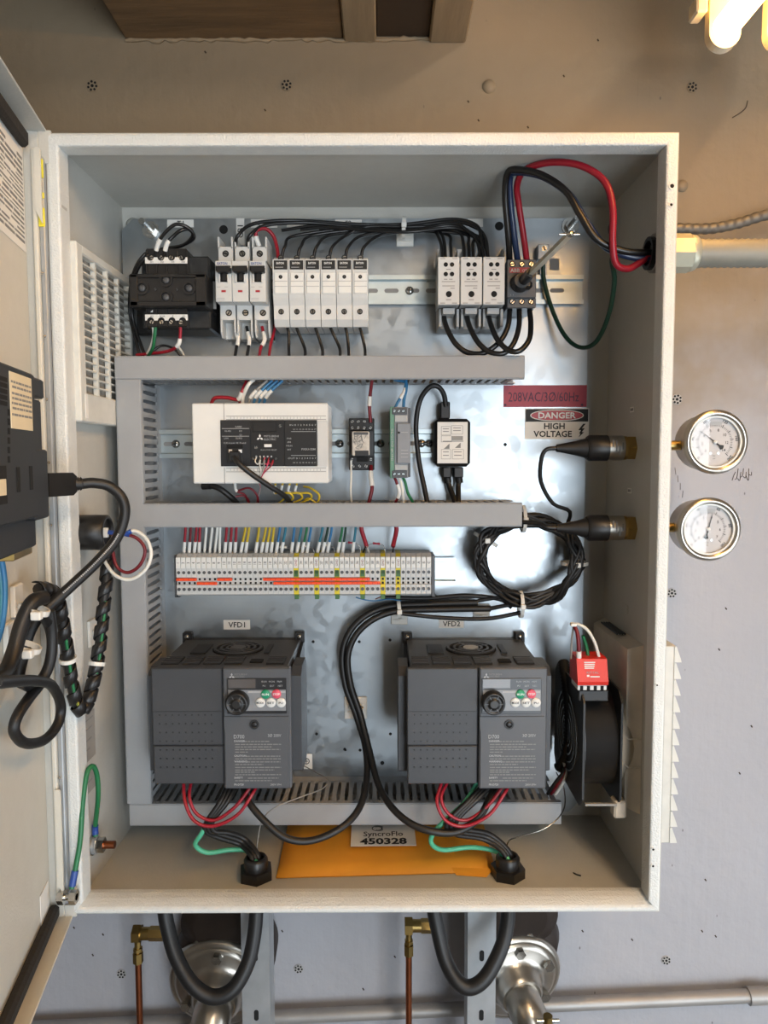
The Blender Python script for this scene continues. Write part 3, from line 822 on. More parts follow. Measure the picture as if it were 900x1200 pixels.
# ------------------------------------------------------------------ fuse holders
YF = YP - .066
def fuse_holder(px):
    Fh = root('fuse_holder', 'x', 'fuse holder', at(px + 9, 378, YP - .008), 'white fuse holders in a row on the upper rail')
    b = MB()
    x0, x1, z0, z1 = rect(px + .3, 299, px + 18.2, 379, YF)
    zt_, zs, zh, zk = at(px, 304, YF).z, at(px, 318, YF).z, at(px, 345, YF).z, at(px, 357, YF).z
    prof = [(YP - .008, z0 - .002), (YF + .012, z0 - .002), (YF + .0065, z0 + .0055), (YF + .0055, zk), (YF + .0015, zh - .004), (YF, zh), (YF, zt_), (YF + .004, zt_), (YF + .012, z1), (YP - .008, z1)]
    b.extr(prof, (x0, 0, 0), (0, 1, 0), (0, 0, 1), (1, 0, 0), x1 - x0)
    o = b.build('body', 'light_grey_plastic', Fh)
    fb(px + 1.2, 305, px + 17, 315.6, YF - .0008, YF + .0004, .0002).build('brand_plate', 'print_black', o)
    letters([(('EATON', .0022, at(px + 8.6, 309.5, YF - .001)), dict(bold=.02, width=.0085))], 'print_white', o)
    mb = MB(); c = at(px + 3, 313.5, YF - .001); bar(mb, c.x, c.x + .009, c.z, .0006, c.y); mb.build('brand_line', 'print_pale', o)
    fb(px + 2.2, 319.5, px + 17.2, 344, YF - .0012, YF + .0004, .0005).build('drawer', 'white_plastic', o)
    mb = MB()
    for py in (329.5, 335.5): fb(px + 2.4, py - .35, px + 17, py + .35, YF - .0014, YF - .001, 0, mb)
    mb.build('drawer_line', 'print_pale', o)
    scr(px + 9.2, 324.5, YF - .0012, .0022, o, slot=.5)
    scr(px + 9.9, 365.3, YF + .0058, .0033, o)
    scr(px + 9.6, 302.3, YF + .0025, .0034, o)
    fb(px + 4, 375, px + 15, 381, YF + .012, YF + .03, .0004).build('lead_entry', 'mid_grey_plastic', o)
    return Fh
P0 = fuse_holder(319.6)
P0['label'] = 'white fuse holder, first of six, next to the single-pole breaker'
for k, w_ in enumerate(('second', 'third', 'fourth', 'fifth'), 1):
    copy_tree(P0, Vector(((at(319.6 + 18.62 * k, 340, YF).x - at(319.6, 340, YF).x), 0, 0)), None, 'white fuse holder, %s of six counted from the breakers' % w_)
copy_tree(P0, Vector(((at(319.6 + 18.62 * 5, 340, YF).x - at(319.6, 340, YF).x), 0, 0)), None, 'white fuse holder, last of six, beside the bare rail')

# ------------------------------------------------------------------ power distribution blocks
YG = YP - .074
def dist(px):
    D = root('distribution_block', 'x', 'distribution block', at(px + 13, 386, YP - .004), 'grey distribution blocks beside the disconnect switch')
    b = MB()
    fb(px, 304, px + 25.5, 386, YP - .035, YP - .006, .0005, b)
    fb(px + .6, 316, px + 25.6, 357, YG + .002, YP - .03, .0005, b)
    for a in (px - .5, px + 23): fb(a, 292, a + 3, 306, YP - .05, YP - .012, .0003, b)
    for a in (px + 1.5, px + 22): fb(a, 362, a + 3, 383, YP - .052, YP - .012, .0003, b)
    o = b.build('body', 'mid_grey_plastic', D)
    f_ = fb(px + .2, 301, px + 25.4, 357, YG, YG + .004, .0006).build('front_cover', 'light_grey_plastic', D)
    for (dx, py, r) in ((9.4, 310, .0025), (16.7, 310, .0025), (9.4, 321.2, .0025), (16.7, 321.2, .0025), (13.0, 344.7, .0034)):
        scr(px + dx, py, YG - .0001, r, f_, slot=0, name='screw_hole')
    mb = MB(); x0, x1, z0, z1 = rect(px + .2, 301, px + 25.4, 357, YG); W = x1 - x0; Hh = z1 - z0
    for (a, b_, t) in ((.1, .34, .955), (.66, .9, .955), (.38, .6, .73), (.28, .44, .525), (.52, .68, .525), (.18, .8, .475), (.2, .78, .385), (.58, .78, .335), (.38, .62, .095), (.1, .34, .025), (.66, .9, .025)):
        bar(mb, x0 + W * a, x0 + W * b_, z0 + Hh * t, .0008, YG - .0002)
    mb.build('fine_print', 'print_grey', f_)
    fb(px + 6, 361, px + 20, 368, YG + .012, YP - .03, .0004).build('lead_socket', 'mid_grey_plastic', D)
    fb(px + 7.5, 386, px + 19, 390, YP - .012, YP - .008, .0004).build('rail_foot', 'mid_grey_plastic', D)
    return D
D0 = dist(513); D0['label'] = 'grey power distribution block, farthest of three from the disconnect switch'
for k, t in ((1, 'middle grey power distribution block of the three'), (2, 'grey power distribution block touching the disconnect switch')):
    copy_tree(D0, Vector((at(513 + 26.5 * k, 340, YG).x - at(513, 340, YG).x, 0, 0)), None, t)

# ------------------------------------------------------------------ disconnect switch with its long shaft
YS = YP - .070
DS = root('disconnect_switch', 'dark grey disconnect switch with red nameplate and long steel shaft', 'switch', at(612, 360, YP - .008))
b = MB(); fb(594.2, 304, 628.5, 349, YS, YP - .008, .0008, b); fb(594.2, 349, 628.2, 361, YS + .006, YP - .008, .0008, b)
so = b.build('body', 'dark_grey_plastic', DS)
npx = fb(597, 313.5, 621.5, 319.8, YS - .0006, YS + .0004, 0).build('nameplate', 'sign_red', DS)
letters([(('ABB', .0040, at(603.5, 318.9, YS - .0008)), dict(bold=.03, align='CENTER')), (('OT', .0030, at(615, 318.7, YS - .0008)), dict(bold=.0, align='CENTER'))], 'print_pale', npx)
for k in range(3):
    scr(600.3 + k * 11.2, 309.6, YS - .0001, .0035, so); scr(600.3 + k * 11, 353.6, YS + .0059, .0035, so)
letters([(('1  1', .0018, at(600, 346.5, YS - .0002)), {})], 'print_pale', so)
kc = at(609, 332, YS)
kn = MB().lathe([(.0108, 0), (.0105, .006), (.0085, .011), (.0085, .015)], kc, (0, -1, 0), 20).build('knob', 'black_plastic', DS)
fb(601, 327.5, 624.5, 338.5, YS - .010, YS - .001, .003).build('knob_grip', 'black_plastic', kn)
s0 = at(613, 329, YS - .012); s1 = at(668, 274.5, -.004)
sd = (s1 - s0)
sh = MB().cyl(s0 - sd.normalized() * .006, s1, .0036, n=4, smooth=False, ph=.6).build('shaft', 'shaft_steel', DS)
MB().cyl(s0 - sd.normalized() * .004, s0 + sd.normalized() * .024, .0058, n=14).build('shaft_socket', 'black_plastic', DS)
MB().cyl(s1 + Vector((-.0105, .001, 0)), s1 + Vector((.0095, .001, 0)), .0011, n=8).build('cross_pin', 'steel', sh)
MB().lathe([(.001, -.0034), (.003, -.002), (.0035, 0), (.003, .002), (.001, .0034)], s1 + Vector((0, -.001, 0)), (0, -1, 0), 14).build('shaft_tip', 'steel', sh)

# ------------------------------------------------------------------ ground lug
GL = root('ground_lug', 'small square zinc ground lug beside the disconnect switch', 'ground lug', at(640, 318, YP))
yl_ = YP - .016
fb(630.5, 286, 643.5, 304, yl_, YP - .0005, .0008).build('block', 'strut_zinc', GL)
fb(633, 303, 641, 322, yl_ + .006, YP - .0005, .0006).build('tongue', 'strut_zinc', GL)
scr(637.8, 291, yl_ - .0001, .0045, GL, bore='zinc_rail')
fb(644, 303, 655.5, 316.5, YP - .0006, YP - .0001, 0).build('square_patch', 'print_grey', GL)

# ------------------------------------------------------------------ plate labels
def plate_label(name, px, txt, cap, label, mat_='white_paper', tmat='print_black', Y=YP, vertical=False, bold=.012, width=None, cat='label', tpx=None):
    x0, x1, z0, z1 = rect(*px, Y)
    o = MB().box(x0, x1, Y - .0005, Y - .0001, z0, z1).build(name, mat_)
    tag(o, label, cat)
    if txt:
        cx, cz = (x0 + x1) / 2, (z0 + z1) / 2
        if vertical: letters([((txt, cap, (cx + cap / 2, Y - .0007, cz)), dict(u=(0, 0, 1), v=(-1, 0, 0), bold=bold, width=width))], tmat, o)
        else: letters([((txt, cap, (cx, Y - .0007, cz - cap / 2)), dict(bold=bold, width=width))], tmat, o)
    return o
plate_label('device_label', (196, 257.5, 227, 266.5), 'T1', .0062, 'white plate label reading T1 above the transformer')
plate_label('device_label', (277, 256, 286.5, 287), 'CB1', .0066, 'white upright plate label reading CB1 behind the two-pole breaker', vertical=True)
plate_label('device_label', (294, 257, 325, 267), 'CB2', .0062, 'white plate label reading CB2 above the single-pole breaker')
plate_label('device_label', (336, 258, 372, 266.5), '', .0058, 'blank white plate label above the first fuse holders, mostly hidden by wires')
plate_label('device_label', (393, 257.5, 424, 266), 'F2', .0058, 'white plate label above the last fuse holders, mostly hidden by wires')
plate_label('device_label', (548, 256.5, 566, 266), '', .006, 'blank white plate label above the distribution blocks')
plate_label('drive_label', (262, 726.5, 293, 737.5), 'VFD1', .0068, 'white label reading VFD1 above the left drive')
plate_label('drive_label', (514.5, 725.5, 543.5, 736), 'VFD2', .0066, 'white label reading VFD2 above the right drive')

# ------------------------------------------------------------------ cable tie mounts
def tie_mount(px, Y, label, tie=None, axis='y', r=.0115, size=.0105, up=0.0):
    c = at(px[0], px[1], Y)
    Mo = root('cable_tie_mount', label, 'cable tie mount', c + Vector((0, 0, -size)))
    MB().box(c.x - size, c.x + size, Y - .0025, Y - .0002, c.z - size, c.z + size, .0008).build('pad', 'tie_white', Mo)
    m_ = MB()
    for s_ in (-1, 1): m_.extr([(-size * .8, -.0025), (size * .8, -.0025), (0, -.0062)], (c.x, Y, c.z + s_ * size * .35 - .001), (1, 0, 0), (0, 1, 0), (0, 0, 1), .002)
    m_.build('bridge', 'tie_white', Mo)
    if tie:
        q, axv, rr = tie
        MB().ring(Vector(q) - Vector(axv).normalized() * .0022, axv, rr, rr - .0014, .0044, 20).build('tie', 'tie_white', Mo)
        MB().box(q[0] - .003, q[0] + .003, q[1] - rr - .003, q[1] - rr + .001, q[2] - .004, q[2] + .002, .0006).build('tie_head', 'tie_white', Mo)
    return Mo
tie_mount((474.5, 279), YP, 'white cable tie mount holding the black wire bundle above the bare rail', (at(473, 266.5, YP - .024), (1, .0, -.05), .0125))
tie_mount((468, 722), YP, 'white cable tie mount on the plate between the VFD2 label and terminals', (at(468, 714, YP - .018), (1, 0, .1), .0115))
tie_mount((417, 829), YP, 'white cable tie mount between the two drives', (at(417, 829, YP - .014), (.25, 0, 1), .0098), size=.0145)
tie_mount((564, 717), YP, 'white cable tie mount under the cable coil')

# ------------------------------------------------------------------ wires of the top row
yb = YP - .02
names6 = ('first', 'second', 'third', 'fourth', 'fifth', 'sixth')
dests = [(517, .13), (521, .135), (528, .13), (543, .13), (549, .14), (554, .13)]
random.seed(21)
for i in range(6):
    fx = 329 + 18.62 * i
    rise = [(fx + 1, 303, YF + .02), (fx + 5, 289, YP - .045), (fx + 18 + i, 276, YP - .03)]
    run = [(x, 268.5 + (i % 3) * 2.6 - 2.5, YP - .016 - (i % 2) * .006 - (i // 3) * .004) for x in (430, 475, 505) if x > fx + 45]
    dx, dy = dests[i]
    end = [(dx - 6 + (i % 3) * 2, 272 + (i % 3) * 2, YP - .03), (dx, 287, YP - .045), (dx + 1, 304, dy)]
    wire('fuse_feed_wire', rise + run + end, .0019, 'black_wire', 'black wire from the %s fuse holder\'s top across to the distribution blocks' % names6[i], group='black feed wires above the fuse holders')
bw = [((276, 288, .15), 566), ((290, 288, .15), 571)]
for j, (s_, dx) in enumerate(bw):
    wire('breaker_feed_wire', [s_, (s_[0] + 3, 276, .14), (s_[0] + 22, 262 + j * 2, .15), (s_[0] + 70, 258.5 + j * 2.5, .165), (420, 263 + j * 3, .17), (474, 263 + j * 3, .172), (530, 257 + j * 3, .168), (558, 264 + j * 3, .16), (dx - 2, 280, .15), (dx + 1, 304, .135)], .0021, 'black_wire', ('black wire arching from the two-pole breaker over the fuses', 'black wire arching from the gap beside the single-pole breaker over the fuses')[j])
for j in range(3):
    wire('feed_wire', [(330 + 22 * j, 270 - j, .172), (380 + 10 * j, 264 + j * 2, .17), (474, 270 + j, .168 - j * .006), (528, 262 + 2.5 * j, .165), (545 + 4 * j, 268 + 3 * j, .16), (559 + 4 * j, 283, .15), (563 + 4.5 * j, 304, .135)], .0019, 'black_wire', ('black wire at the very top of the bundle above the fuses', 'black wire in the middle of the bundle above the fuses', 'black wire lowest in the bundle above the fuses')[j])
wire('jumper_wire', [(304, 289, .15), (300, 278, .147), (301, 270, .145), (311, 268, .15), (320, 276, .155), (324.5, 290, .155), (326, 303, .15)], .0022, 'red_wire', 'red wire arching from the single-pole breaker to the first fuse holder', sleeves=((.02, .2),))
bot = [(338, 338.5), (349, 357), (371, 377.5), (389, 398), (406, 408.5), (423, 427.5)]
for i, (a, b_) in enumerate(bot):
    wire('fuse_load_wire', [(a - 4 + (0 if i else -1), 376, YF + .02), (a, 388, YF + .017), (b_, 408, YF + .014), (b_ + .5, 421, YD + .012)], .0018, 'black_wire', 'black wire dropping from the %s fuse holder into the duct' % names6[i], group='black load wires below the fuse holders')
for a, b_, mt, lb in ((277, 275, 'black_wire', 'black wire below the two-pole breaker\'s outer pole'), (290, 289, 'black_wire', 'black wire below the two-pole breaker\'s inner pole'), (308, 303.5, 'red_wire', 'red wire below the single-pole breaker')):
    wire('breaker_load_wire', [(a - 1, 383, YT2 + .012), (a + 2, 398, YT2 + .004), (b_ + 2, 408, YT2), (b_, 421, YD + .012)], .0019, mt, lb, sleeves=((.15, .55),))
wire('jumper_wire', [(325, 372, .17), (322, 385, .16), (317, 405, .145), (315, 421, YD + .012)], .0018, 'red_wire', 'red wire passing between breaker and first fuse holder into the duct')
# incoming supply wires
sup = [(597, 'black_wire', [(597, 307, .135), (596, 280, .118), (592, 230, .10), (595, 203, .085), (608, 199, .075), (635, 205, .06), (663, 224, .045), (680, 252, .04), (700, 281, .04), (730, 294, .042), (759, 296, .045), (775, 296, .045)], 'black supply wire leftmost on the disconnect, arching to the conduit'),
       (606, 'blue_sheen_wire', [(607, 307, .135), (603, 280, .12), (598, 235, .105), (598, 207, .092), (610, 202, .08), (638, 208, .066), (667, 228, .052), (686, 258, .047), (708, 288, .047), (735, 300, .047), (759, 303, .047), (775, 303, .047)], 'black supply wire with painted blue sheen in the middle of the disconnect, arching to the conduit'),
       (617, 'red_wire', [(617.5, 307, .135), (614, 280, .122), (608, 240, .108), (606, 217, .095), (616, 199, .075), (645, 190.5, .055), (680, 194, .04), (708, 212, .032), (718, 243, .03), (718, 285, .034), (722, 309, .04), (735, 315, .044), (748, 309, .046), (760, 301, .047), (775, 300, .047)], 'red supply wire arching highest from the disconnect to the conduit')]
for x, mt, pts, lb in sup: wire('supply_wire', pts, .0036, mt, lb, n=10)
wire('ground_wire', [(637.5, 300, .182), (637, 325, .185), (646, 360, .18), (661, 392, .165), (679, 407, .145), (698, 401, .12), (713, 370, .09), (720, 330, .065), (717, 305, .05), (724, 297, .046), (745, 297, .046), (775, 299, .05)], .0026, 'dark_green_wire', 'dark green ground wire hanging in a loop below the conduit entry', n=10)
loops = [[(519, 366, .15), (523, 383, .14), (534, 403, .13), (549, 413.5, .128), (567, 413.5, .125), (585, 401, .125), (595, 383, .13), (597.5, 363, .14)],
         [(546, 366, .15), (550, 382, .138), (560, 401, .125), (574, 412.5, .12), (590, 414, .118), (602, 402, .12), (608, 383, .13), (608.5, 363, .14)],
         [(572, 366, .15), (575, 380, .136), (583, 398, .12), (596, 410.5, .112), (609, 411, .11), (620, 398, .115), (622, 380, .13), (620.5, 363, .14)]]
for p, t in zip(loops, ('lowest thick black loop from the far distribution block to the disconnect', 'middle thick black loop from the central distribution block to the disconnect', 'thick black loop nearest the disconnect, from the adjoining block')):
    wire('supply_loop', p, .0031, 'black_wire', t, n=10)
# ================================================================== middle row
YC = YP - .088
PLC = root('programmable_controller', 'white programmable controller with black faceplate on the middle rail', 'controller', at(305, 566, YP - .008))
b = MB(); fb(225.5, 472.5, 384.5, 566.5, YC, YP - .02, .0012, b); fb(232, 480, 378, 560, YP - .024, YP - .007, 0, b)
po = b.build('housing', 'white_plastic', PLC)
sm = MB()
fb(262, 472.5, 262.7, 492, YC - .0002, YC + .001, 0, sm); fb(262.8, 548, 263.5, 566.5, YC - .0002, YC + .001, 0, sm)
for py in (487.3, 491.2): fb(265, py, 382, py + .6, YC - .0002, YC + .001, 0, sm)
for py in (548.2, 552.5): fb(265, py, 382, py + .6, YC - .0002, YC + .001, 0, sm)
sm.build('seam', 'print_grey', po)
tk = MB()
for k in range(28):
    fb(270 + k * 3.9, 488.6, 270.6 + k * 3.9, 490.8, YC - .0003, YC, 0, tk); fb(270 + k * 3.9, 549.4, 270.6 + k * 3.9, 551.8, YC - .0003, YC, 0, tk)
tk.build('scale_mark', 'print_pale', po)
fb(372, 493, 384, 546.5, YC - .001, YC + .001, .0003).build('end_flap', 'light_grey_plastic', po)
F1 = fb(258.5, 492.2, 293.5, 546.5, YC - .0012, YC + .001, .0003).build('port_panel', 'operator_face', PLC)
F2 = fb(293.5, 492.2, 333.5, 546.5, YC - .0012, YC + .001, .0003).build('centre_panel', 'black_plastic', PLC)
F3 = fb(333.5, 492.2, 371.5, 546.5, YC - .0012, YC + .001, .0003).build('indicator_panel', 'print_black', PLC)
ln = MB(); yq = YC - .0014
for (a, b_, py) in ((260, 292, 502.5), (260, 292, 511.5)):
    p = at(a, py, yq); q = at(b_, py, yq); bar(ln, p.x, q.x, p.z, .0005, yq)
for (a, b_, py) in ((341, 370, 506), (341, 370, 534)):
    p = at(a, py, yq); q = at(b_, py, yq); bar(ln, p.x, q.x, p.z, .0005, yq)
ln.build('rule_line', 'print_pale', F3)
def tx(s, px, py, cap, Y, **k): return ((s, cap, at(px, py, Y)), k)
letters([tx('CARD', 279.5, 501, .0019, yq), tx('RS-485', 267, 506, .0017, yq), tx('RD', 282, 506, .0017, yq), tx('SD', 282, 510.5, .0017, yq), tx('LAN', 265, 514.5, .0018, yq), tx('SD/RD', 280, 514.5, .0018, yq), tx('CC-Link IE Field', 275, 520, .0018, yq, width=.025)], 'print_pale', F1)
lg = MB(); c = at(304.5, 512.5, yq); diamonds(lg, c.x, c.z - .0005, .0042, yq); lg.build('emblem', 'print_white', F2)
letters([tx('MITSUBISHI', 318, 512.3, .0022, yq, width=.0165), tx('ELECTRIC', 316.5, 516, .0022, yq, width=.0135)], 'print_pale', F2)
letters([tx('IN 0 1 2 3 4 5 6 7', 355, 499, .0019, yq, width=.030), tx('10 11 12 13 14 15 16 17', 357, 504, .0016, yq, width=.026), tx('PWR', 339, 514.8, .0017, yq), tx('ERR', 339, 519, .0017, yq), tx('P.RUN', 339, 523.3, .0017, yq), tx('BAT', 339, 527.7, .0017, yq), tx('FX5U-32M', 361.5, 527.5, .0021, yq, width=.0155, bold=.01), tx('OUT 0 1 2 3 4 5 6 7', 354, 538, .0019, yq, width=.032), tx('10 11 12 13 14 15 16 17', 357, 543, .0016, yq, width=.026)], 'print_pale', F3)
fb(296, 494.5, 324, 506, YC - .0022, YC - .001, .0004).build('cartridge_flap', 'black_plastic', F2)
scr(328.5, 499, YC - .0013, .0024, F2, bore='black_plastic'); scr(299.8, 524.3, YC - .0013, .0026, F2, bore='black_plastic')
fb(309.5, 520.5, 318.3, 524, YC - .002, YC - .001, .0003).build('slide_switch', 'print_white', F2)
letters([tx('RUN STOP RESET', 315, 528, .0014, yq, width=.018)], 'print_pale', F2)
for k in range(5): fb(299.5 + k * 4.4, 534, 301.2 + k * 4.4, 536, YC - .002, YC - .001, 0).build('pin_socket', 'print_pale', F2)
for px in (297, 323.5): scr(px, 537.5, YC - .0013, .0016, F2, bore='black_plastic')
fb(265.5, 520.5, 284.5, 525, YC - .0018, YC - .001, 0).build('port_shade', 'hole_black', F1)
jk = fb(266, 525, 284.5, 542.5, YC - .003, YC - .001, .0005).build('network_socket', 'drive_dark', F1)
for a, b_ in ((268, 526.8), (279.5, 526.8)): fb(a, b_, a + 4, b_ + 4, YC - .0034, YC - .003, 0).build('contact_window', 'print_white', jk)
fb(268.8, 527.8, 272, 543.2, YC - .010, YC - .003, .0008).build('plug', 'black_plastic', jk) if False else None
# network cable plugged into the controller
wire('network_cable', [at(274, 535, YC - .001), at(275, 537, YC - .014), (282, 545, YC - .018), (297, 557, YC - .014), (318, 571, YC - .004), (332, 580, YC + .01), (342, 590, YC + .03)], .0031, 'black_rubber', 'black network cable plugged into the white controller', 'cable', n=10)
tag(fb(268, 528.5, 280.5, 541, YC - .014, YC - .0038, .0015).build('network_plug', 'black_rubber'), 'black square plug in the white controller\'s network port', 'plug')
wire('power_cable', [(238, 569.5, .14), (248, 569.5, .135), (258, 573, .13), (272, 584, .135), (284, 597, .15)], .0034, 'black_rubber', 'black cable stub below the white controller\'s plain end', 'cable', n=10, sleeves=((.0, .22),), sleeve_mat='black_plastic', sleeve_name='cable_boot')
# fine sensor leads on the controller's pin strip
for k, (mt, lb) in enumerate((('white_wire', 'thin white lead curling from the controller\'s first pin'), ('grey_wire', 'thin grey lead curling from the controller\'s second pin'), ('pink_wire', 'thin pink lead curling from the controller\'s third pin'), ('red_wire', 'thin red lead curling from the controller\'s last pin'))):
    x = 300.5 + k * 5
    wire('pin_lead', [(x, 536, yq), (x - 1.5, 541, yq - .004), (x + 2, 544, yq - .005), (x + 4.5, 539, yq - .004), (x + 3 + (k < 2), 545, yq - .006), (306 + (k > 1) * 2, 556, yq - .004), (303 + (k > 1), 566, yq + .006), (305, 572, yq + .02), (300, 590, .14)], .0007, mt, lb, n=6, sub=6)
# leads above the controller
ups = [([(247, 474, .135), (252, 466.5, .13), (266, 466, .13), (279, 468, .13), (284, 458, .125), (289, 447, .13)], .0022, 'red_wire', 'red lead bending over the controller\'s top edge', ((.6, .78),)),
       ([(281, 474, .135), (282, 464, .13), (288, 452, .125), (293, 446, .13)], .0020, 'dark_red_wire', 'dark red lead above the controller beside the white one', ()),
       ([(284, 474, .135), (285, 464, .128), (291, 451, .122), (298, 444, .13)], .0023, 'white_wire', 'white lead above the controller', ())]
for k in range(4):
    x = 291 + k * 6
    ups.append(([(x, 474, .135), (x + 3, 465, .13), (x + 11, 456, .127), (x + 22, 446, .13)], .0018, ('grey_wire', 'blue_wire', 'blue_wire', 'blue_wire')[k], ('grey lead', 'first blue lead', 'second blue lead', 'third blue lead')[k] + ' slanting up from the controller\'s top', ((.3, .62),)))
for p, r, mt, lb, sl in ups: wire('controller_lead', p, r, mt, lb, sleeves=sl, n=6)
dn = [([(275, 565, .13), (277, 575, .125), (287, 580, .13), (292, 592, .14)], 'dark_red_wire', 'dark red lead with white sleeve below the controller', ((.05, .4),)),
      ([(279, 575, .128), (292, 572, .125), (301, 580, .128), (303, 593, .14)], 'dark_red_wire', 'dark red lead arching below the controller', ()),
      ([(276, 582, .13), (285, 581, .132), (291, 586, .135), (292, 594, .14)], 'dark_red_wire', 'short dark red lead close to the middle duct', ())]
for k in range(4):
    x = 323 + k * 8.4
    dn.append(([(x, 566, .13), (x - 1.5, 577, .125), (x + 5 + k * 3, 578, .122), (x + 10 + k * 2, 584, .128), (x + 3, 590, .135), (x - 3, 596, .14)], 'yellow_wire', ('first', 'second', 'third', 'last')[k] + ' yellow lead looping below the controller', ((.06, .26),)))
dn.append(([(356, 570, .132), (364, 572, .125), (374, 580, .122), (371, 589, .13), (361, 584, .13), (352, 592, .14)], 'yellow_wire', 'yellow lead in the widest loop below the controller', ()))
for p, mt, lb, sl in dn: wire('controller_lead', p, .0013, mt, lb, sleeves=sl, n=6)

# ------------------------------------------------------------------ relay in its socket
YR = YP - .05
RL = root('relay', 'clear plug-in relay in a black screw socket on the middle rail', 'relay', at(424, 552, YP - .008))
fb(409, 490, 438.5, 551, YR + .014, YP - .008, .0008).build('socket', 'black_plastic', RL)
st2 = MB(); fb(409.5, 490, 438, 504.5, YR + .008, YR + .016, .0006, st2); fb(409.5, 535.5, 438, 550.5, YR + .008, YR + .016, .0006, st2); st2.build('terminal_step', 'black_plastic', RL)
cr = fb(412.5, 505.5, 433, 534, YR - .014, YR + .014, .0012).build('relay_case', 'clear_relay', RL)
fb(416, 528, 432, 534, YR - .0145, YR - .0138, 0).build('case_shade', 'drive_dark', cr)
fb(414.5, 506.5, 431.5, 509.5, YR - .0146, YR - .0138, 0).build('case_shade', 'dark_grey_plastic', cr)
mb = MB(); random.seed(9)
for k in range(18):
    c = at(415 + random.random() * 15, 511 + random.random() * 15, YR - .0146); a = random.random() * 3; d = Vector((math.cos(a), 0, math.sin(a))) * random.uniform(.0015, .0035); e_ = Vector((-d.z, 0, d.x)).normalized() * .0004
    mb.add([c + d + e_, c - d + e_, c - d - e_, c + d - e_], [(0, 1, 2, 3)])
mb.build('wiring_diagram', 'print_grey', cr)
for k in range(4):
    for py in (494, 501.5): scr(412.8 + k * 7.1, py, YR + .0079, .0027, RL, bore='hole_black')
for k in range(3): scr(414 + k * 7.4, 546.3, YR + .0079, .0027, RL)
for px in (412.6, 434.6): scr(px, 538.3, YR + .0079, .0026, RL)
fb(418, 535.5, 431.5, 541, YR + .006, YR + .01, .0005).build('retaining_tab', 'hole_black', RL)
wire('relay_lead', [(436, 445, .14), (434, 462, .147), (433, 478, .15), (434.5, 495, .152)], .0020, 'dark_red_wire', 'dark red lead coming down into the relay\'s top', sleeves=((.42, .62),))
wire('relay_lead', [(435, 546, .152), (434.5, 556, .145), (436, 572, .14), (432, 590, .14), (431, 598, .15)], .0022, 'dark_red_wire', 'dark red lead below the relay', sleeves=((.2, .48),))
wire('relay_lead', [(411.5, 540, .152), (411.5, 560, .145), (411, 578, .14), (413, 596, .15)], .0013, 'white_wire', 'thin white lead below the relay', n=6)

# ------------------------------------------------------------------ green and grey converter module
YM = YP - .075
CM = root('converter_module', 'narrow green and grey rail module between relay and black cable', 'module', at(469, 560, YP - .008))
b = MB(); fb(457, 476.5, 462, 560.5, YM, YP - .008, .0006, b); b.build('side_shell', 'terminal_green', CM)
gb = fb(462, 477, 478.5, 560, YM + .001, YP - .008, .0006).build('body', 'operator_silver', CM)
fb(478.6, 478, 481, 559, YM + .01, YP - .01, .0004).build('end_plate', 'dark_grey_plastic', CM)
fb(465.5, 496, 481, 543, YM - .003, YM + .004, .0006).build('front_cover', 'operator_silver', CM)
letters([(('INOP DS20/20', .0026, at(461, 521, YM - .0004)), dict(u=(0, 0, 1), v=(-1, 0, 0), width=.036))], 'print_pale', CM)
for (ya, yb_) in ((478, 485.5), (551.5, 559.5)):
    t = fb(459.5, ya, 477, yb_, YM - .001, YM + .003, .0004).build('terminal_plug', 'dark_grey_plastic', CM)
    for k in range(3): scr(462.3 + k * 5.2, (ya + yb_) / 2, YM - .0012, .0020, t, 'zinc_rail')
for (ya, yb_) in ((486.5, 494.5), (544.5, 551)): fb(462.5, ya, 477.5, yb_, YM - .0004, YM + .002, .0004).build('label_window', 'mid_grey_plastic', CM)
scr(467.5, 507, YM - .0031, .0013, CM, slot=0, name='indicator')
mb = MB()
for py in (507, 528, 532, 536): p = at(470, py, YM - .0033); bar(mb, p.x, p.x + .008, p.z, .0006, YM - .0033)
mb.build('fine_print', 'print_pale', CM)
wire('converter_lead', [(463, 478, .126), (467, 470, .128), (474, 459, .13), (476, 445, .135)], .0018, 'blue_wire', 'blue lead slanting into the green module\'s first top terminal', sleeves=((.45, .75),))
wire('converter_lead', [(473, 478, .126), (473.5, 468, .128), (476, 456, .13), (475, 448, .135), (462, 445, .14)], .0018, 'blue_wire', 'blue lead dropping into the green module\'s second top terminal')
for a, m_, c_, mt, lb in ((462, 468, 463, 'dark_red_wire', 'dark red lead below the green module'), (467, 472, 472.5, 'white_wire', 'white lead below the green module'), (472, 478, 484, 'green_wire', 'green lead below the green module')):
    wire('converter_lead', [(a, 559, .126), (a + 3, 566, .125), (m_, 578, .128), (c_, 590, .135), (c_ - 2, 598, .145)], .0017, mt, lb, sleeves=(((.3, .6),) if mt == 'dark_red_wire' else ()))

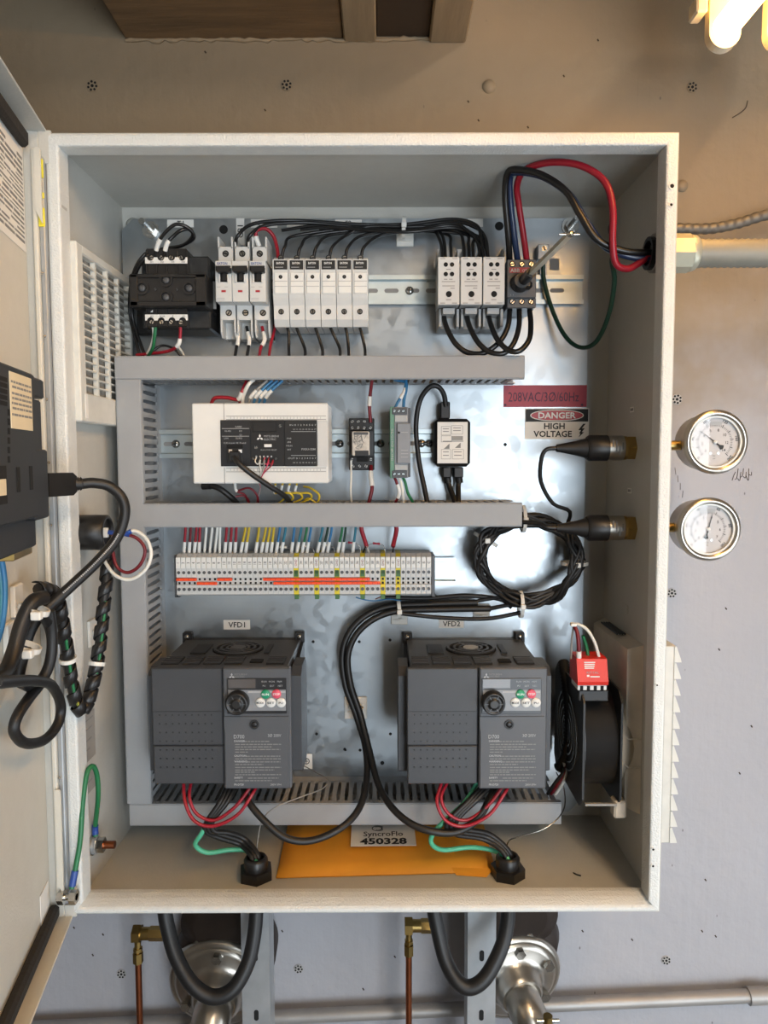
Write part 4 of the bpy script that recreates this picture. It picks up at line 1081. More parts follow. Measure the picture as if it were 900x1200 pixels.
# ------------------------------------------------------------------ small black interface box with white label
YI = YP - .03
IB = root('interface_box', 'small black box with white printed label hanging on its cables', 'interface box', at(530, 547, YP))
fb(509.5, 490.5, 551.5, 547, YI, YP - .004, .0045).build('case', 'black_plastic', IB)
lb_ = fb(512.5, 494.5, 548, 543, YI - .0006, YI + .0004, .0002).build('label_sheet', 'white_paper', IB)
mb = MB(); yy = YI - .0008
def box_line(x0, y0, x1, y1, t=.0004):
    a = at(x0, y0, yy); b_ = at(x1, y1, yy)
    bar(mb, a.x, b_.x, a.z, t, yy); bar(mb, a.x, b_.x, b_.z, t, yy)
    mb.add([(a.x, yy, b_.z), (a.x + t, yy, b_.z), (a.x + t, yy, a.z), (a.x, yy, a.z)], [(0, 1, 2, 3)]); mb.add([(b_.x, yy, b_.z), (b_.x + t, yy, b_.z), (b_.x + t, yy, a.z), (b_.x, yy, a.z)], [(0, 1, 2, 3)])
for q in ((517, 500, 528, 510), (529, 499, 542, 509), (517, 511, 529, 518), (517, 527, 528, 538), (530, 527, 543, 538)): box_line(*q)
for (x0, x1, py) in ((519, 526, 503), (519, 526, 506), (531, 540, 502), (531, 540, 505), (519, 526, 530), (519, 526, 534), (532, 541, 530), (532, 541, 534), (519, 543, 517.5)):
    a = at(x0, py, yy); bar(mb, a.x, at(x1, py, yy).x, a.z, .0009, yy)
for (x0, y0) in ((520, 526), (533, 525)):
    a = at(x0, y0, yy); mb.add([a, a + Vector((.007, 0, 0)), a + Vector((.007, 0, .0065))], [(0, 1, 2)])
mb.build('diagram_print', 'print_grey', lb_)
fb(529.5, 511, 542.5, 516, YI - .0009, YI - .0006, 0).build('shaded_field', 'grey_label', lb_)
wire('interface_cable', [(503, 600, .16), (498, 575, .165), (491, 540, .17), (487.5, 500, .17), (492, 470, .165), (503, 454, .16), (513, 453, .16), (520, 462, .165), (522.5, 476, .17)], .0031, 'black_rubber', 'thick black cable arching beside the green module into the interface box', 'cable', n=10)
tag(fb(516, 470.5, 527.5, 491, YI + .004, YP - .006, .0015).build('interface_plug', 'black_rubber'), 'black plug on top of the interface box', 'plug')
for (a, b_, c_, lb) in ((519, 529, 535, 'left of two black plugs below the interface box'), (532, 543, 536, 'right of two black plugs below the interface box')):
    o = root('cable_plug', lb, 'plug', at((a + b_) / 2, 590, .17))
    fb(a, 547.5, b_, 560, YI + .004, YP - .006, .0012).build('shell', 'black_rubber', o)
    MB().tube(wpath([((a + b_) / 2, 560, .18), ((a + b_) / 2 + (c_ - (a + b_) / 2) * .3, 572, .178), (c_ - 2 + (a > 525) * 3, 588, .165), (c_ - 3 + (a > 525) * 3, 600, .16)]), .0033, 10).build('cable_tail', 'black_rubber', o)
    MB().tube([at((a + b_) / 2, 558, .18), at((a + b_) / 2 + 1, 566, .179)], .0045, 12).build('strain_relief', 'black_rubber', o)

# ------------------------------------------------------------------ warning labels
o = plate_label('voltage_label', (590, 451.5, 687.5, 477), '', .005, 'dark red adhesive label with hand-lettered 208VAC above the danger sign', 'label_red')
letters([(('208VAC/3Ø/60Hz', .0115, at(637, 470.5, YP - .0008)), dict(width=.088))], 'label_text_purple', o)
for px in (592, 682):
    c = at(px, 474.5, YP - .0006); MB().cyl(c, c + Vector((0, -.0003, 0)), .0016, n=10).build('dot', 'label_text_purple', o)
o = plate_label('danger_sign', (615, 478.5, 690, 514.5), '', .005, 'white DANGER HIGH VOLTAGE sign with black and red header', 'white_paper', cat='sign')
x0, x1, z0, z1 = rect(615, 478.5, 690, 514.5, YP - .0006)
hd = MB().box(x0 + .001, x1 - .001, YP - .0009, YP - .0005, z1 - .0165, z1 - .001).build('black_header', 'print_black', o)
def oval(rx, rz, Y, n=28): return [((x0 + x1) / 2 + rx * math.copysign(abs(math.cos(2 * math.pi * k / n)) ** .8, math.cos(2 * math.pi * k / n)), (z1 - .0088) + rz * math.sin(2 * math.pi * k / n)) for k in range(n)]
MB().prism(oval(.0335, .0070, 0), YP - .0012, YP - .0009).build('white_oval', 'white_paper', hd)
MB().prism(oval(.0322, .0060, 0), YP - .0015, YP - .0012).build('red_oval', 'sign_red', hd)
letters([(('DANGER', .0072, ((x0 + x1) / 2, YP - .0017, z1 - .0124)), dict(bold=.025, width=.047))], 'print_white', hd)
letters([(('HIGH', .0072, ((x0 + x1) / 2 - .003, YP - .0008, z0 + .0125)), dict(bold=.025, width=.026)), (('VOLTAGE', .0072, ((x0 + x1) / 2 - .005, YP - .0008, z0 + .0028)), dict(bold=.025, width=.048))], 'print_black', o)
bx_, bz_ = x1 - .010, z0 + .002
MB().prism([(bx_ + .003, bz_ + .017), (bx_ - .003, bz_ + .009), (bx_ + .0005, bz_ + .009), (bx_ - .002, bz_ + .005), (bx_ - .0002, bz_ + .0048), (bx_ - .0025, bz_), (bx_ + .004, bz_ + .0065), (bx_ + .0014, bz_ + .0067), (bx_ + .005, bz_ + .0115), (bx_ + .0014, bz_ + .0112), (bx_ + .006, bz_ + .017)], YP - .0009, YP - .0005).build('bolt_symbol', 'print_black', o)
# ================================================================== numbered terminal row
YK = YP - .047
seq = [str(k) for k in range(1, 24)] + ['GND'] + ['24', '25', '26', 'GND', '27', '28', '29', 'GND', '30', '34', '35', '36', 'GND', '37', '38', '39', 'GND', '40', '41', 'GND', '54', '55', '56', 'A', 'B', 'C']
TP0, TP1 = 206.3, 505.5
tpitch = (TP1 - TP0) / len(seq)
def tpx(i): return TP0 + tpitch * i
TZ = rect(tpx(0), 652.5, tpx(1), 696.5, YK)
xw = (at(TP1, 675, YK).x - at(TP0, 675, YK).x) / len(seq)
gx = at(TP0, 675, YK).x
def tzz(py): return at(350, py, YK).z
ONES = 'zero one two three four five six seven eight nine ten eleven twelve thirteen fourteen fifteen sixteen seventeen eighteen nineteen'.split()
TENS = '. . twenty thirty forty fifty'.split()
def word(t):
    if not t.isdigit(): return t
    k = int(t)
    return ONES[k] if k < 20 else TENS[k // 10] + ('-' + ONES[k % 10] if k % 10 else '')
first = {}
gcount = 0
for i, s_ in enumerate(seq):
    x0, x1 = gx + xw * i + .00015, gx + xw * (i + 1) - .00015
    g = s_ == 'GND'
    if g:
        gcount += 1
        lab = 'green and yellow ground terminal block marked GND, %s of six in the row' % ('first', 'second', 'third', 'fourth', 'fifth', 'sixth')[gcount - 1]
    else: lab = 'light grey terminal block marked %s in the terminal row' % word(s_)
    key = 'g' if g else 'n'
    if key not in first:
        Tb = root('terminal_block', lab, 'terminal block', ((x0 + x1) / 2, YP - .008, TZ[2]), 'numbered terminal blocks on the lower rail')
        cx = (x0 + x1) / 2
        za, zb2, zc, zd, ze = tzz(652.5), tzz(666), tzz(676.5), tzz(685.5), tzz(696.5)
        pr = [(YP - .008, ze - .003), (YK + .008, ze - .003), (YK + .002, ze), (YK + .001, zd), (YK + .0035, zd), (YK + .0035, zc), (YK + .001, zc), (YK, zb2), (YK + .002, za), (YK + .008, za + .003), (YP - .008, za + .003)]
        MB().extr(pr, (x0, 0, 0), (0, 1, 0), (0, 0, 1), (1, 0, 0), x1 - x0).build('body', 'ground_yellow' if g else 'light_grey_plastic', Tb)
        MB().box(x0 + .0002, x1 - .0002, YK - .0015, YK + .002, zb2 + .0004, za - .0002, .0003).build('marker', 'white_plastic', Tb)
        for zz in (tzz(670.8), tzz(690.5)):
            MB().cyl((cx, YK + .0014, zz), (cx, YK + .0002, zz), .0020, n=12).build('screw', 'dark_grey_plastic', Tb)
        jm = MB()
        for zz in (tzz(679), tzz(683.6)): jm.box(cx - .0012, cx + .0012, YK + .0028, YK + .0034, zz - .0013, zz + .0013)
        jm.build('jumper_socket', 'hole_black', Tb)
        if g:
            MB().box(x0 + .0003, x1 - .0003, YK + .004, YK + .02, tzz(703) , tzz(697), .0003).build('ground_foot', 'ground_green', Tb)
            MB().box(x0 + .0003, x1 - .0003, YK + .0002, YK + .001, zc + .0006, tzz(668), .0002).build('green_stripe', 'ground_green', Tb)
        first[key] = (Tb, i)
    else:
        T0, i0 = first[key]
        Tb = copy_tree(T0, Vector((xw * (i - i0), 0, 0)), None, lab)
    # number printed on the marker, read from below
    mk = [c for c in Tb.children if c.name.startswith('marker')][0]
    ORG[mk.name] = ORG[Tb.name] + mk.location
    cx = (x0 + x1) / 2
    letters([((s_, .0034 if not g else .0026, (cx + (.0017 if not g else .0013), YK - .0017, (tzz(652.5) + tzz(666)) / 2)), dict(u=(0, 0, 1), v=(-1, 0, 0), width=.0078 if g else None))], 'print_grey' if not g else 'label_red', mk)
# letters above are children of the marker copies; end brackets close the row
for px, lb in ((TP0 - 1.2, 'dark end bracket at the terminal row\'s low-numbered end'), (TP1 + 2.2, 'dark end bracket at the terminal row\'s lettered end')):
    e_ = root('end_bracket', lb, 'end bracket', at(px, 697, YP - .008))
    fb(px - (.9 if px < 300 else 2), 651, px + (.9 if px < 300 else 2), 699, YK + .002, YP - .008, .0005).build('plate', 'dark_grey_plastic', e_)
    fb(px - .5, 696, px + (6 if px < 300 else 3), 700, YK + .012, YP - .01, .0005).build('foot', 'drive_dark', e_)
for i0, i1, row, lb in ((0, 4, 0, 'orange jumper bar over the first four terminals'), (4, 8, 1, 'orange jumper bar over the fifth to eighth terminals, set lower'), (8, 11, 0, 'orange jumper bar over the ninth to eleventh terminals'), (17, 38, 0, 'long orange jumper bar, upper of two, from terminal eighteen on'), (19, 40, 1, 'long orange jumper bar, lower of two, from terminal twenty on')):
    xa, xb = gx + xw * i0 + .0003, gx + xw * i1 - .0003
    zz = tzz(679) if row == 0 else tzz(683.6)
    J = root('jumper_bar', lb, 'jumper bar', ((xa + xb) / 2, YK, zz - .0016), 'orange jumper bars on the terminals')
    MB().box(xa, xb, YK - .0012, YK + .0036, zz - .0016, zz + .0016, .0004).build('bar', 'orange_jumper', J)
    mb = MB()
    for k in range(i0, i1): mb.box(gx + xw * (k + .5) - .0004, gx + xw * (k + .5) + .0004, YK - .0014, YK - .001, zz - .0012, zz + .0012)
    mb.build('segment_line', 'red_plastic', J)
# leads from the duct down into the terminals
tl = {1: 'red_wire', 2: 'dark_red_wire', 3: 'red_wire', 4: 'red_wire', 5: 'white_wire', 6: 'white_wire', 7: 'white_wire', 8: 'white_wire', 9: 'red_wire', 10: 'red_wire', 11: 'red_wire', 12: 'yellow_wire', 13: 'yellow_wire', 15: 'yellow_wire', 16: 'yellow_wire', 17: 'yellow_wire', 18: 'yellow_wire', 19: 'blue_wire', 20: 'teal_wire', 22: 'blue_wire', 23: 'teal_wire', 24: 'green_wire', 25: 'blue_wire', 27: 'teal_wire', 28: 'dark_green_wire', 29: 'blue_wire', 31: 'green_wire', 32: 'dark_green_wire', 34: 'teal_wire'}
cname = {'red_wire': 'red', 'dark_red_wire': 'dark red', 'white_wire': 'white', 'yellow_wire': 'yellow', 'blue_wire': 'blue', 'teal_wire': 'teal', 'green_wire': 'green', 'dark_green_wire': 'dark green'}
random.seed(33)
for p, mt in tl.items():
    i = p if p > 4 else p
    x = tpx(i) + tpitch * .5
    dx = random.uniform(-2, 2) + (2 if p < 12 else 5 if p < 19 else 6)
    nm = seq[i]
    sl = ((.60, .86),) if mt != 'white_wire' else ()
    wire('terminal_lead', [(x + dx, 612, .155), (x + dx * .9, 622, .158), (x + dx * .35, 640, .162), (x, 656, .165)], .0017, mt, '%s lead entering the terminal marked %s' % (cname[mt], word(nm)) if nm != 'GND' else '%s lead entering the GND terminal after %s' % (cname[mt], word(seq[i - 1])), sleeves=sl, n=6, group='leads above the terminal row')
for (a, b_, r, lb) in ((423, 430, .0026, 'thick bright red lead forking above terminal thirty-seven'), (463.5, 462, .0027, 'thick bright red lead above terminal forty')):
    o = wire('sensor_lead', [(a, 612, .15), (a + 1, 622, .152), (b_ - 1, 638, .158), (b_ - 1, 640, .158)], r, 'red_wire', lb)
    MB().tube([at(b_ - 1, 639, .158), at(b_ - 6 if a < 440 else b_ - 2, 651, .165)], .0009, 6).build('bare_core', 'black_wire', o)
    if a < 440: MB().tube([at(b_ - 1, 639, .158), at(b_ + 5, 651, .165)], .0007, 6).build('bare_core', 'white_wire', o)
for (a, py, lb) in ((412, 636, 'small red resistor left of the forked red lead'), (441, 637, 'small red resistor right of the forked red lead'), (332, 641, 'small striped resistor above terminals twenty-one and twenty-two'), (358, 640, 'small striped resistor above terminal twenty-five'), (382, 639, 'small striped resistor above terminal twenty-eight')):
    o = root('resistor', lb, 'resistor', at(a, py + 3, .162))
    c = at(a, py, .162)
    MB().lathe([(.0009, -.0045), (.0016, -.0038), (.0012, -.001), (.0012, .001), (.0016, .0038), (.0009, .0045)], c, (1, 0, -.1), 10).build('body', 'label_red' if a > 400 else 'cream_plastic', o)
    MB().tube(spline([c + Vector((-.011, 0, -.012)), c + Vector((-.009, 0, -.002)), c + Vector((0, 0, 0)), c + Vector((.009, 0, -.003)), c + Vector((.011, 0, -.012))]), .0004, 5).build('leg_wire', 'steel', o)
    if a < 400: MB().ring(c + Vector((-.002, 0, 0)), (1, 0, -.1), .00155, .001, .001, 10).build('colour_band', 'label_red', o)
wire('sensor_lead', [(417, 700, .17), (428, 703, .175), (440, 704, .178), (455, 702, .176), (470, 704, .175)], .0008, 'blue_wire', 'thin blue lead trailing under the terminal row', n=6)
wire('sensor_lead', [(440, 702, .176), (448, 698, .172), (452, 690, .168)], .0008, 'copper', 'thin copper coloured lead curling up under the terminal row', n=6)
# ================================================================== two variable-frequency drives
YV = YP - .1405
def drive(px, label):
    """px = left pixel of the front cover (y fixed)"""
    V = root('motor_drive', label, 'motor drive', at(px + 80, 925, YP))
    # main body with the sloping wings at the sides
    x0, x1, z0, z1 = rect(px, 783, px + 163, 921, YV)
    xm = at(px + 83.5, 850, YV).x
    MB().box(x0 + .004, x1 - .004, YV + .005, YP - .012, z0 + .001, z1 - .0004, .0006).build('chassis', 'drive_grey', V)
    MB().box(x0 + .002, x1 - .002, YP - .012, YP - .0004, z0 + .004, z1 - .0005, .001).build('base_flange', 'drive_dark', V)
    # heat-sink fins seen from the side
    for s_, xx in ((-1, x0 + .002), (1, x1 - .002)):
        w = MB()
        w.extr([(YV + .018, z0 + .010), (YV + .018, z1 - .014), (YV + .03, z1 - .006), (YP - .075, z1 - .006), (YP - .06, z1 - .02), (YP - .06, z0 + .012), (YP - .075, z0 + .004), (YV + .03, z0 + .004)], (xx, 0, 0), (0, 1, 0), (0, 0, 1), (s_, 0, 0), .011)
        w.build('side_wing', 'drive_grey', V)
    lc = MB().box(x0, xm - .0006, YV, YV + .0065, at(px, 874, YV).z + .0003, z1, .0012).build('front_cover', 'drive_grey', V)
    fbz = at(px, 874, YV).z
    tc_ = MB().box(x0 + .0005, xm - .0006, YV + .0004, YV + .0065, z0 + .002, fbz - .0003, .0012).build('terminal_cover', 'drive_grey', V)
    mb = MB(); zz = at(px, 834, YV).z; mb.box(x0 + .0006, xm - .001, YV - .0002, YV + .001, zz - .0003, zz + .0003); mb.build('seam', 'drive_dark', lc)
    # perforation marks pressed into the covers
    mb = MB()
    for r_ in range(7):
        for c_ in range(9):
            u = x0 + .008 + c_ * .0071; v = at(px, 838, YV).z - r_ * .0098
            if abs(v - fbz) < .003: continue
            mb.box(u - .0007, u + .0007, YV - .0003, YV + .0006, v - .0007, v + .0007)
    mb.build('vent_dimple', 'drive_dark', lc)
    # operator side
    op = MB().box(xm + .0006, x1, YV - .0035, YV + .0065, z0 - .002, z1 + .001, .0014).build('operator_cover', 'drive_grey_light', V)
    yo = YV - .0035
    pn = fb(px + 87.5, 795, px + 157.5, 836.5, yo - .0010, yo + .001, .0004).build('operator_panel', 'operator_face', op)
    fb(px + 89, 796, px + 121, 806.5, yo - .0014, yo - .0008, 0).build('display', 'display_window', pn)
    fb(px + 89, 808.5, px + 156.5, 833, yo - .0014, yo - .0008, 0).build('key_field', 'operator_silver', pn)
    fb(px + 112, 810, px + 156, 812, yo - .0016, yo - .0012, 0).build('key_rule', 'print_pale', pn)
    letters([tx('RUN', px + 131, 799.8, .0019, yo - .0012), tx('MON', px + 140, 799.8, .0019, yo - .0012), tx('PRM', px + 149, 799.8, .0019, yo - .0012), tx('PU', px + 131, 804.8, .0019, yo - .0012), tx('EXT', px + 140.5, 804.8, .0019, yo - .0012), tx('NET', px + 150, 804.8, .0019, yo - .0012)], 'print_pale', pn)
    kc = at(px + 100.5, 822, yo - .001)
    kn = MB().lathe([(.0128, 0), (.0128, .0035), (.0122, .0095), (.0106, .0112), (.0095, .0098), (.0060, .0094), (.0054, .0108), (.0040, .0112)], kc, (0, -1, 0), 28).build('dial_knob', 'black_plastic', pn)
    for k in range(6):
        a = k * math.pi / 3
        MB().box(-.0004, .0004, -.0114, -.0096, .006, .0095)
        t = MB(); d = Vector((math.cos(a), 0, math.sin(a))); e_ = Vector((-d.z, 0, d.x)) * .0005; q = kc + Vector((0, -.0101, 0))
        t.add([q + d * .0058 + e_, q + d * .0098 + e_, q + d * .0098 - e_, q + d * .0058 - e_], [(0, 1, 2, 3)]).build('knob_rib', 'dark_grey_plastic', kn)
    for dx, py, r, mt, tt, tm in ((132.8, 813.3, .0050, 'button_green', 'RUN', 'print_white'), (145.6, 813, .0050, 'button_red', 'STOP', 'print_white'), (126.7, 823.2, .0052, 'white_plastic', 'MODE', 'print_black'), (139.2, 823.2, .0052, 'white_plastic', 'SET', 'print_black'), (151, 823.2, .0052, 'white_plastic', 'PU', 'print_black')):
        c = at(px + dx, py, yo - .0014)
        b_ = MB().lathe([(r, 0), (r, .001), (r * .9, .0016), (r * .2, .0018)], c, (0, -1, 0), 20).build('button', mt, pn)
        letters([((tt, .0022, c + Vector((0, -.0020, -.0010))), dict(bold=.02, width=r * (1.5 if len(tt) > 2 else .9)))], tm, b_)
    lg = MB(); c = at(px + 93, 791.5, yo - .0002); diamonds(lg, c.x, c.z - .001, .0036, yo - .0002); lg.build('emblem', 'print_pale', op)
    letters([tx('MITSUBISHI', px + 103.5, 791.3, .0019, yo - .0002, width=.0135), tx('ELECTRIC', px + 102.3, 794, .0019, yo - .0002, width=.011)], 'print_grey', op)
    # lower cover with its lip, screw and warnings
    zc_ = at(px, 840, yo).z; za = at(px, 853, yo).z
    a_, b_2, _, _ = rect(px + 86, 840, px + 159, 919, yo)
    lo = MB().prism([(a_, z0 + .0005), (b_2, z0 + .0005), (b_2, za - .006), (b_2 + .001, za + .002), (b_2 + .001, zc_), (a_ - .001, zc_), (a_ - .001, za + .002), (a_, za - .006)], yo - .0012, yo + .001).build('warning_cover', 'drive_grey_light', op)
    c = at(px + 119.5, 849, yo - .0013)
    s_ = MB().ring(c, (0, -1, 0), .0052, .0036, .001, 18).build('screw_well', 'drive_dark', lo)
    MB().lathe([(.0036, 0), (.0030, .0012), (.001, .0014)], c + Vector((0, .0004, 0)), (0, -1, 0), 14).build('screw', 'black_plastic', s_)
    yq = yo - .0014
    letters([tx('D700', px + 95.5, 865.5, .0042, yq, align='LEFT', width=.0115, bold=.0), tx('3Ø 200V', px + 151, 863.5, .0032, yq, align='RIGHT', width=.0145), tx('DANGER', px + 96, 869.5, .0020, yq, align='LEFT', bold=.02), tx('CAUTION', px + 96, 886.8, .0020, yq, align='LEFT', bold=.02), tx('WARNING', px + 96, 893.5, .0020, yq, align='LEFT', bold=.02), tx('SAFETY', px + 96, 912.5, .0020, yq, align='LEFT', bold=.02), tx('FR-D720', px + 96, 920.5, .0020, yq, align='LEFT', bold=.02), tx('200V-3PH', px + 151, 920.5, .0020, yq, align='RIGHT')], 'print_pale', lo)
    mb = MB(); random.seed(4)
    for (xa, xb, py) in ((108, 137, 869.5), (97, 151, 873), (97, 140, 876), (97, 150, 879), (97, 112, 882), (110, 150, 886.8), (97, 151, 890), (111, 150, 893.5), (97, 130, 896.5), (97, 151, 900), (97, 143, 903), (97, 120, 905.5), (97, 151, 908.5), (112, 148, 912.5), (97, 140, 915.5)):
        p = at(px + xa, py, yq); s__ = p.x; e_ = at(px + xb, py, yq).x
        while s__ < e_:
            w_ = random.uniform(.002, .006); bar(mb, s__, min(e_, s__ + w_), p.z, .0011, yq); s__ += w_ + .0008
    mb.build('fine_print', 'print_grey', lo)
    # top deck: louvred vents and the cooling fan
    zt = z1 + .0002
    def ytop(f): return YV + .02 + f * (YP - .012 - YV - .02)
    for k in range(6):
        xa = x0 + .006 + k * (x1 - x0 - .012) / 6
        xb = xa + (x1 - x0 - .012) / 6 - .004
        if k == 4: continue
        v_ = MB().box(xa, xb, YV + .016, YV + .046, zt - .0012, zt + .0006).build('vent', 'drive_dark', V)
        sl = MB()
        for q in range(5): sl.box(xa, xb, YV + .018 + q * .006, YV + .0205 + q * .006, zt + .0004, zt + .0014)
        sl.build('louvre', 'drive_grey', v_)
    xa = x0 + .006 + 4 * (x1 - x0 - .012) / 6
    MB().box(xa + .004, xa + .018, YV + .022, YV + .034, zt - .001, zt + .0008).build('latch_slot', 'hole_black', V)
    fc = Vector(((x0 + x1) / 2 + .003, YV + .082, zt))
    fan = MB().cyl(fc + Vector((0, 0, -.001)), fc + Vector((0, 0, .0006)), .030, n=32).build('fan_well', 'hole_black', V)
    for rr in (.0285, .0215, .0145): MB().ring(fc + Vector((0, 0, .0006)), (0, 0, 1), rr, rr - .0028, .0016, 36).build('guard_ring', 'drive_grey', fan)
    MB().cyl(fc + Vector((0, 0, .0006)), fc + Vector((0, 0, .0024)), .0092, n=24).build('fan_hub', 'mid_grey_plastic' if px > 400 else 'drive_grey_light', fan)
    for k in range(4):
        a = k * math.pi / 2 + .5; d = Vector((math.cos(a), math.sin(a), 0)); e_ = Vector((-d.y, d.x, 0)) * .0016; q = fc + Vector((0, 0, .0021))
        MB().add([q + d * .009 + e_, q + d * .029 + e_, q + d * .029 - e_, q + d * .009 - e_], [(0, 1, 2, 3)]).build('guard_spoke', 'drive_grey', fan)
    MB().box(fc.x - .052, fc.x - .034, fc.y - .022, fc.y + .018, zt - .001, zt + .0012).build('fan_clip', 'drive_dark', V)
    MB().box(fc.x + .034, fc.x + .040, fc.y - .022, fc.y + .018, zt - .001, zt + .0012).build('fan_clip', 'drive_dark', V)
    if px < 300: MB().box(x1 - .004, x1 - .0034, YP - .058, YP - .016, z0 + .03, z1 - .036).build('side_label', 'cream_plastic', V)
    # mounting ears
    for xx in (x0 - .001, x1 - .011):
        er = MB().box(xx, xx + .012, YP - .010, YP - .0004, z1 - .006, z1 + .008, .001).build('mounting_ear', 'drive_dark', V)
        MB().lathe([(.0034, 0), (.003, .002), (.001, .0026)], (xx + .006, YP - .010, z1 + .003), (0, -1, 0), 14).build('ear_screw', 'steel', er)
        MB().extr([(YP - .001, z1 - .004), (YP - .010, z1 - .004), (YP - .064, z1 - .014), (YP - .064, z1 - .034), (YP - .001, z1 - .034)], (xx + .001, 0, 0), (0, 1, 0), (0, 0, 1), (1, 0, 0), .010).build('ear_gusset', 'drive_dark', V)
        eb = MB().box(xx + .001, xx + .011, YP - .010, YP - .0004, z0 - .010, z0 + .006, .001).build('mounting_ear', 'drive_dark', V)
        MB().lathe([(.0034, 0), (.003, .002), (.001, .0026)], (xx + .006, YP - .010, z0 - .004), (0, -1, 0), 14).build('ear_screw', 'steel', eb)
    return V
drive(178.5, 'dark grey motor drive with dial knob, under the VFD1 label')
drive(477, 'dark grey motor drive with dial knob, under the VFD2 label, beside the fan')
# small sticker beside the left drive
o = plate_label('round_arrow_sticker', (352, 883.5, 366, 901), '', .005, 'small white sticker with a round mark beside the left drive', cat='sticker')
c = at(359, 892, YP - .0006)
MB().ring(c, (0, -1, 0), .0042, .0032, .0002, 18).build('round_mark', 'print_black', o)
mb = MB(); mb.box(c.x - .0004, c.x + .0004, YP - .0009, YP - .0007, c.z - .003, c.z + .003); mb.box(c.x - .0024, c.x + .0024, YP - .0009, YP - .0007, c.z - .0004, c.z + .0004); mb.build('cross_mark', 'print_black', o)

# ------------------------------------------------------------------ leads below the drives
def hexgland(px, py, label):
    zf = -BZ + T
    c = atz(px, py, zf + .008)
    G = root('cable_gland', label, 'cable gland', (c.x, c.y, zf))
    MB().cyl((c.x, c.y, zf), (c.x, c.y, zf + .011), .0195, n=6, smooth=False, ph=.2).build('lock_nut', 'black_plastic', G)
    MB().lathe([(.0135, 0), (.0135, .010), (.0115, .013), (.0095, .013), (.0095, .006)], (c.x, c.y, zf + .011), (0, 0, 1), 20, cap=False).build('dome_nut', 'black_plastic', G)
    return Vector((c.x, c.y, zf + .018))
g1 = hexgland(300, 1020, 'black hexagonal cable gland on the cabinet floor under the left drive')
g2 = hexgland(595, 1018, 'black hexagonal cable gland on the cabinet floor under the right drive')
for d, g, nm in ((0, g1, 'left'), (295, g2, 'right')):
    k = 1 if d else 0
    reds = [[(215 + d + 8 * k, 915, .07), (217 + d, 940, .055), (228 + d, 962, .05), (250 + d, 968, .05), (278 + d, 955, .05), (296 + d, 930, .055), (302 + d, 918, .07)],
            [(224 + d + 6 * k, 915, .075), (222 + d, 935, .06), (231 + d, 954, .056), (252 + d, 961, .056), (276 + d, 945, .058), (292 + d, 924, .065), (294 + d, 916, .075)]]
    for j, p in enumerate(reds): wire('drive_lead', p, .0019, 'red_wire', ('outer', 'inner')[j] + ' red lead looping below the %s drive' % nm)
    for j in range(3):
        if k == 0: p = [(268 + j * 5, 918, .08), (258 + j * 4, 940, .065), (243 + j * 3, 962, .06), (241 + j * 5, 974, .062), (258 + j * 5, 982 - j * 3, .07), (282 + j * 3, 990 - j * 3, .078), g + Vector((-.004 + j * .003, -.002 + j * .002, .006)), g + Vector((-.003 + j * .003, -.002 + j * .002, -.012))]
        else: p = [(568 + j * 5, 918, .08), (552 + j * 4, 936, .065), (532 + j * 4, 955, .058), (523 + j * 5, 968, .058), (535 + j * 5, 978 - j * 3, .062), (568 + j * 3, 984 - j * 3, .072), g + Vector((-.004 + j * .003, -.002 + j * .002, .008)), g + Vector((-.003 + j * .003, -.002 + j * .002, -.012))]
        wire('motor_lead', p, .0030, 'black_rubber', ('first', 'second', 'third')[j] + ' black motor lead from the %s drive to the floor gland' % nm, n=8)
    p = [(268, 916, .085), (262, 938, .07), (249, 955, .066), (236, 977, .06), (229, 990, .066), (243, 999, .07), (268, 996, .075), (288, 997, .08), g + Vector((.001, -.004, .002)), g + Vector((.001, -.003, -.012))] if k == 0 else [(560, 916, .085), (545, 940, .07), (528, 956, .066), (508, 976, .06), (506, 989, .062), (520, 996, .068), (550, 993, .075), (575, 996, .08), g + Vector((-.001, -.004, .004)), g + Vector((-.001, -.003, -.012))]
    wire('motor_ground_lead', p, .0027, 'mint_wire', 'mint green ground lead curling into the gland under the %s drive' % nm, n=8)
wire('motor_lead', [(588, 916, .08), (573, 940, .062), (560, 958, .055), (545, 968, .056), (530, 972, .06)], .0028, 'black_rubber', 'short black lead crossing the red loops under the right drive')
wire('motor_lead', [(565, 930, .07), (550, 942, .064), (536, 952, .062), (526, 962, .062)], .0016, 'yellow_wire', 'thin yellow lead among the black leads under the right drive', n=6)
wire('shield_wire', [(357, 898, YP - .004), (372, 906, .16), (384, 914, .13), (378, 924, .11), (352, 934, .09), (325, 945, .07), (308, 960, .066), (302, 985, .075), (301, 1005, .082)], .0007, 'grey_wire', 'thin drain wire trailing from the sticker to the left gland', n=6)
wire('shield_wire', [(652, 905, .15), (661, 925, .12), (660, 950, .09), (640, 970, .075), (610, 980, .075), (596, 986, .08), (592, 1005, .085)], .0008, 'steel', 'thin bare drain wire from the fan side to the right gland', n=6)

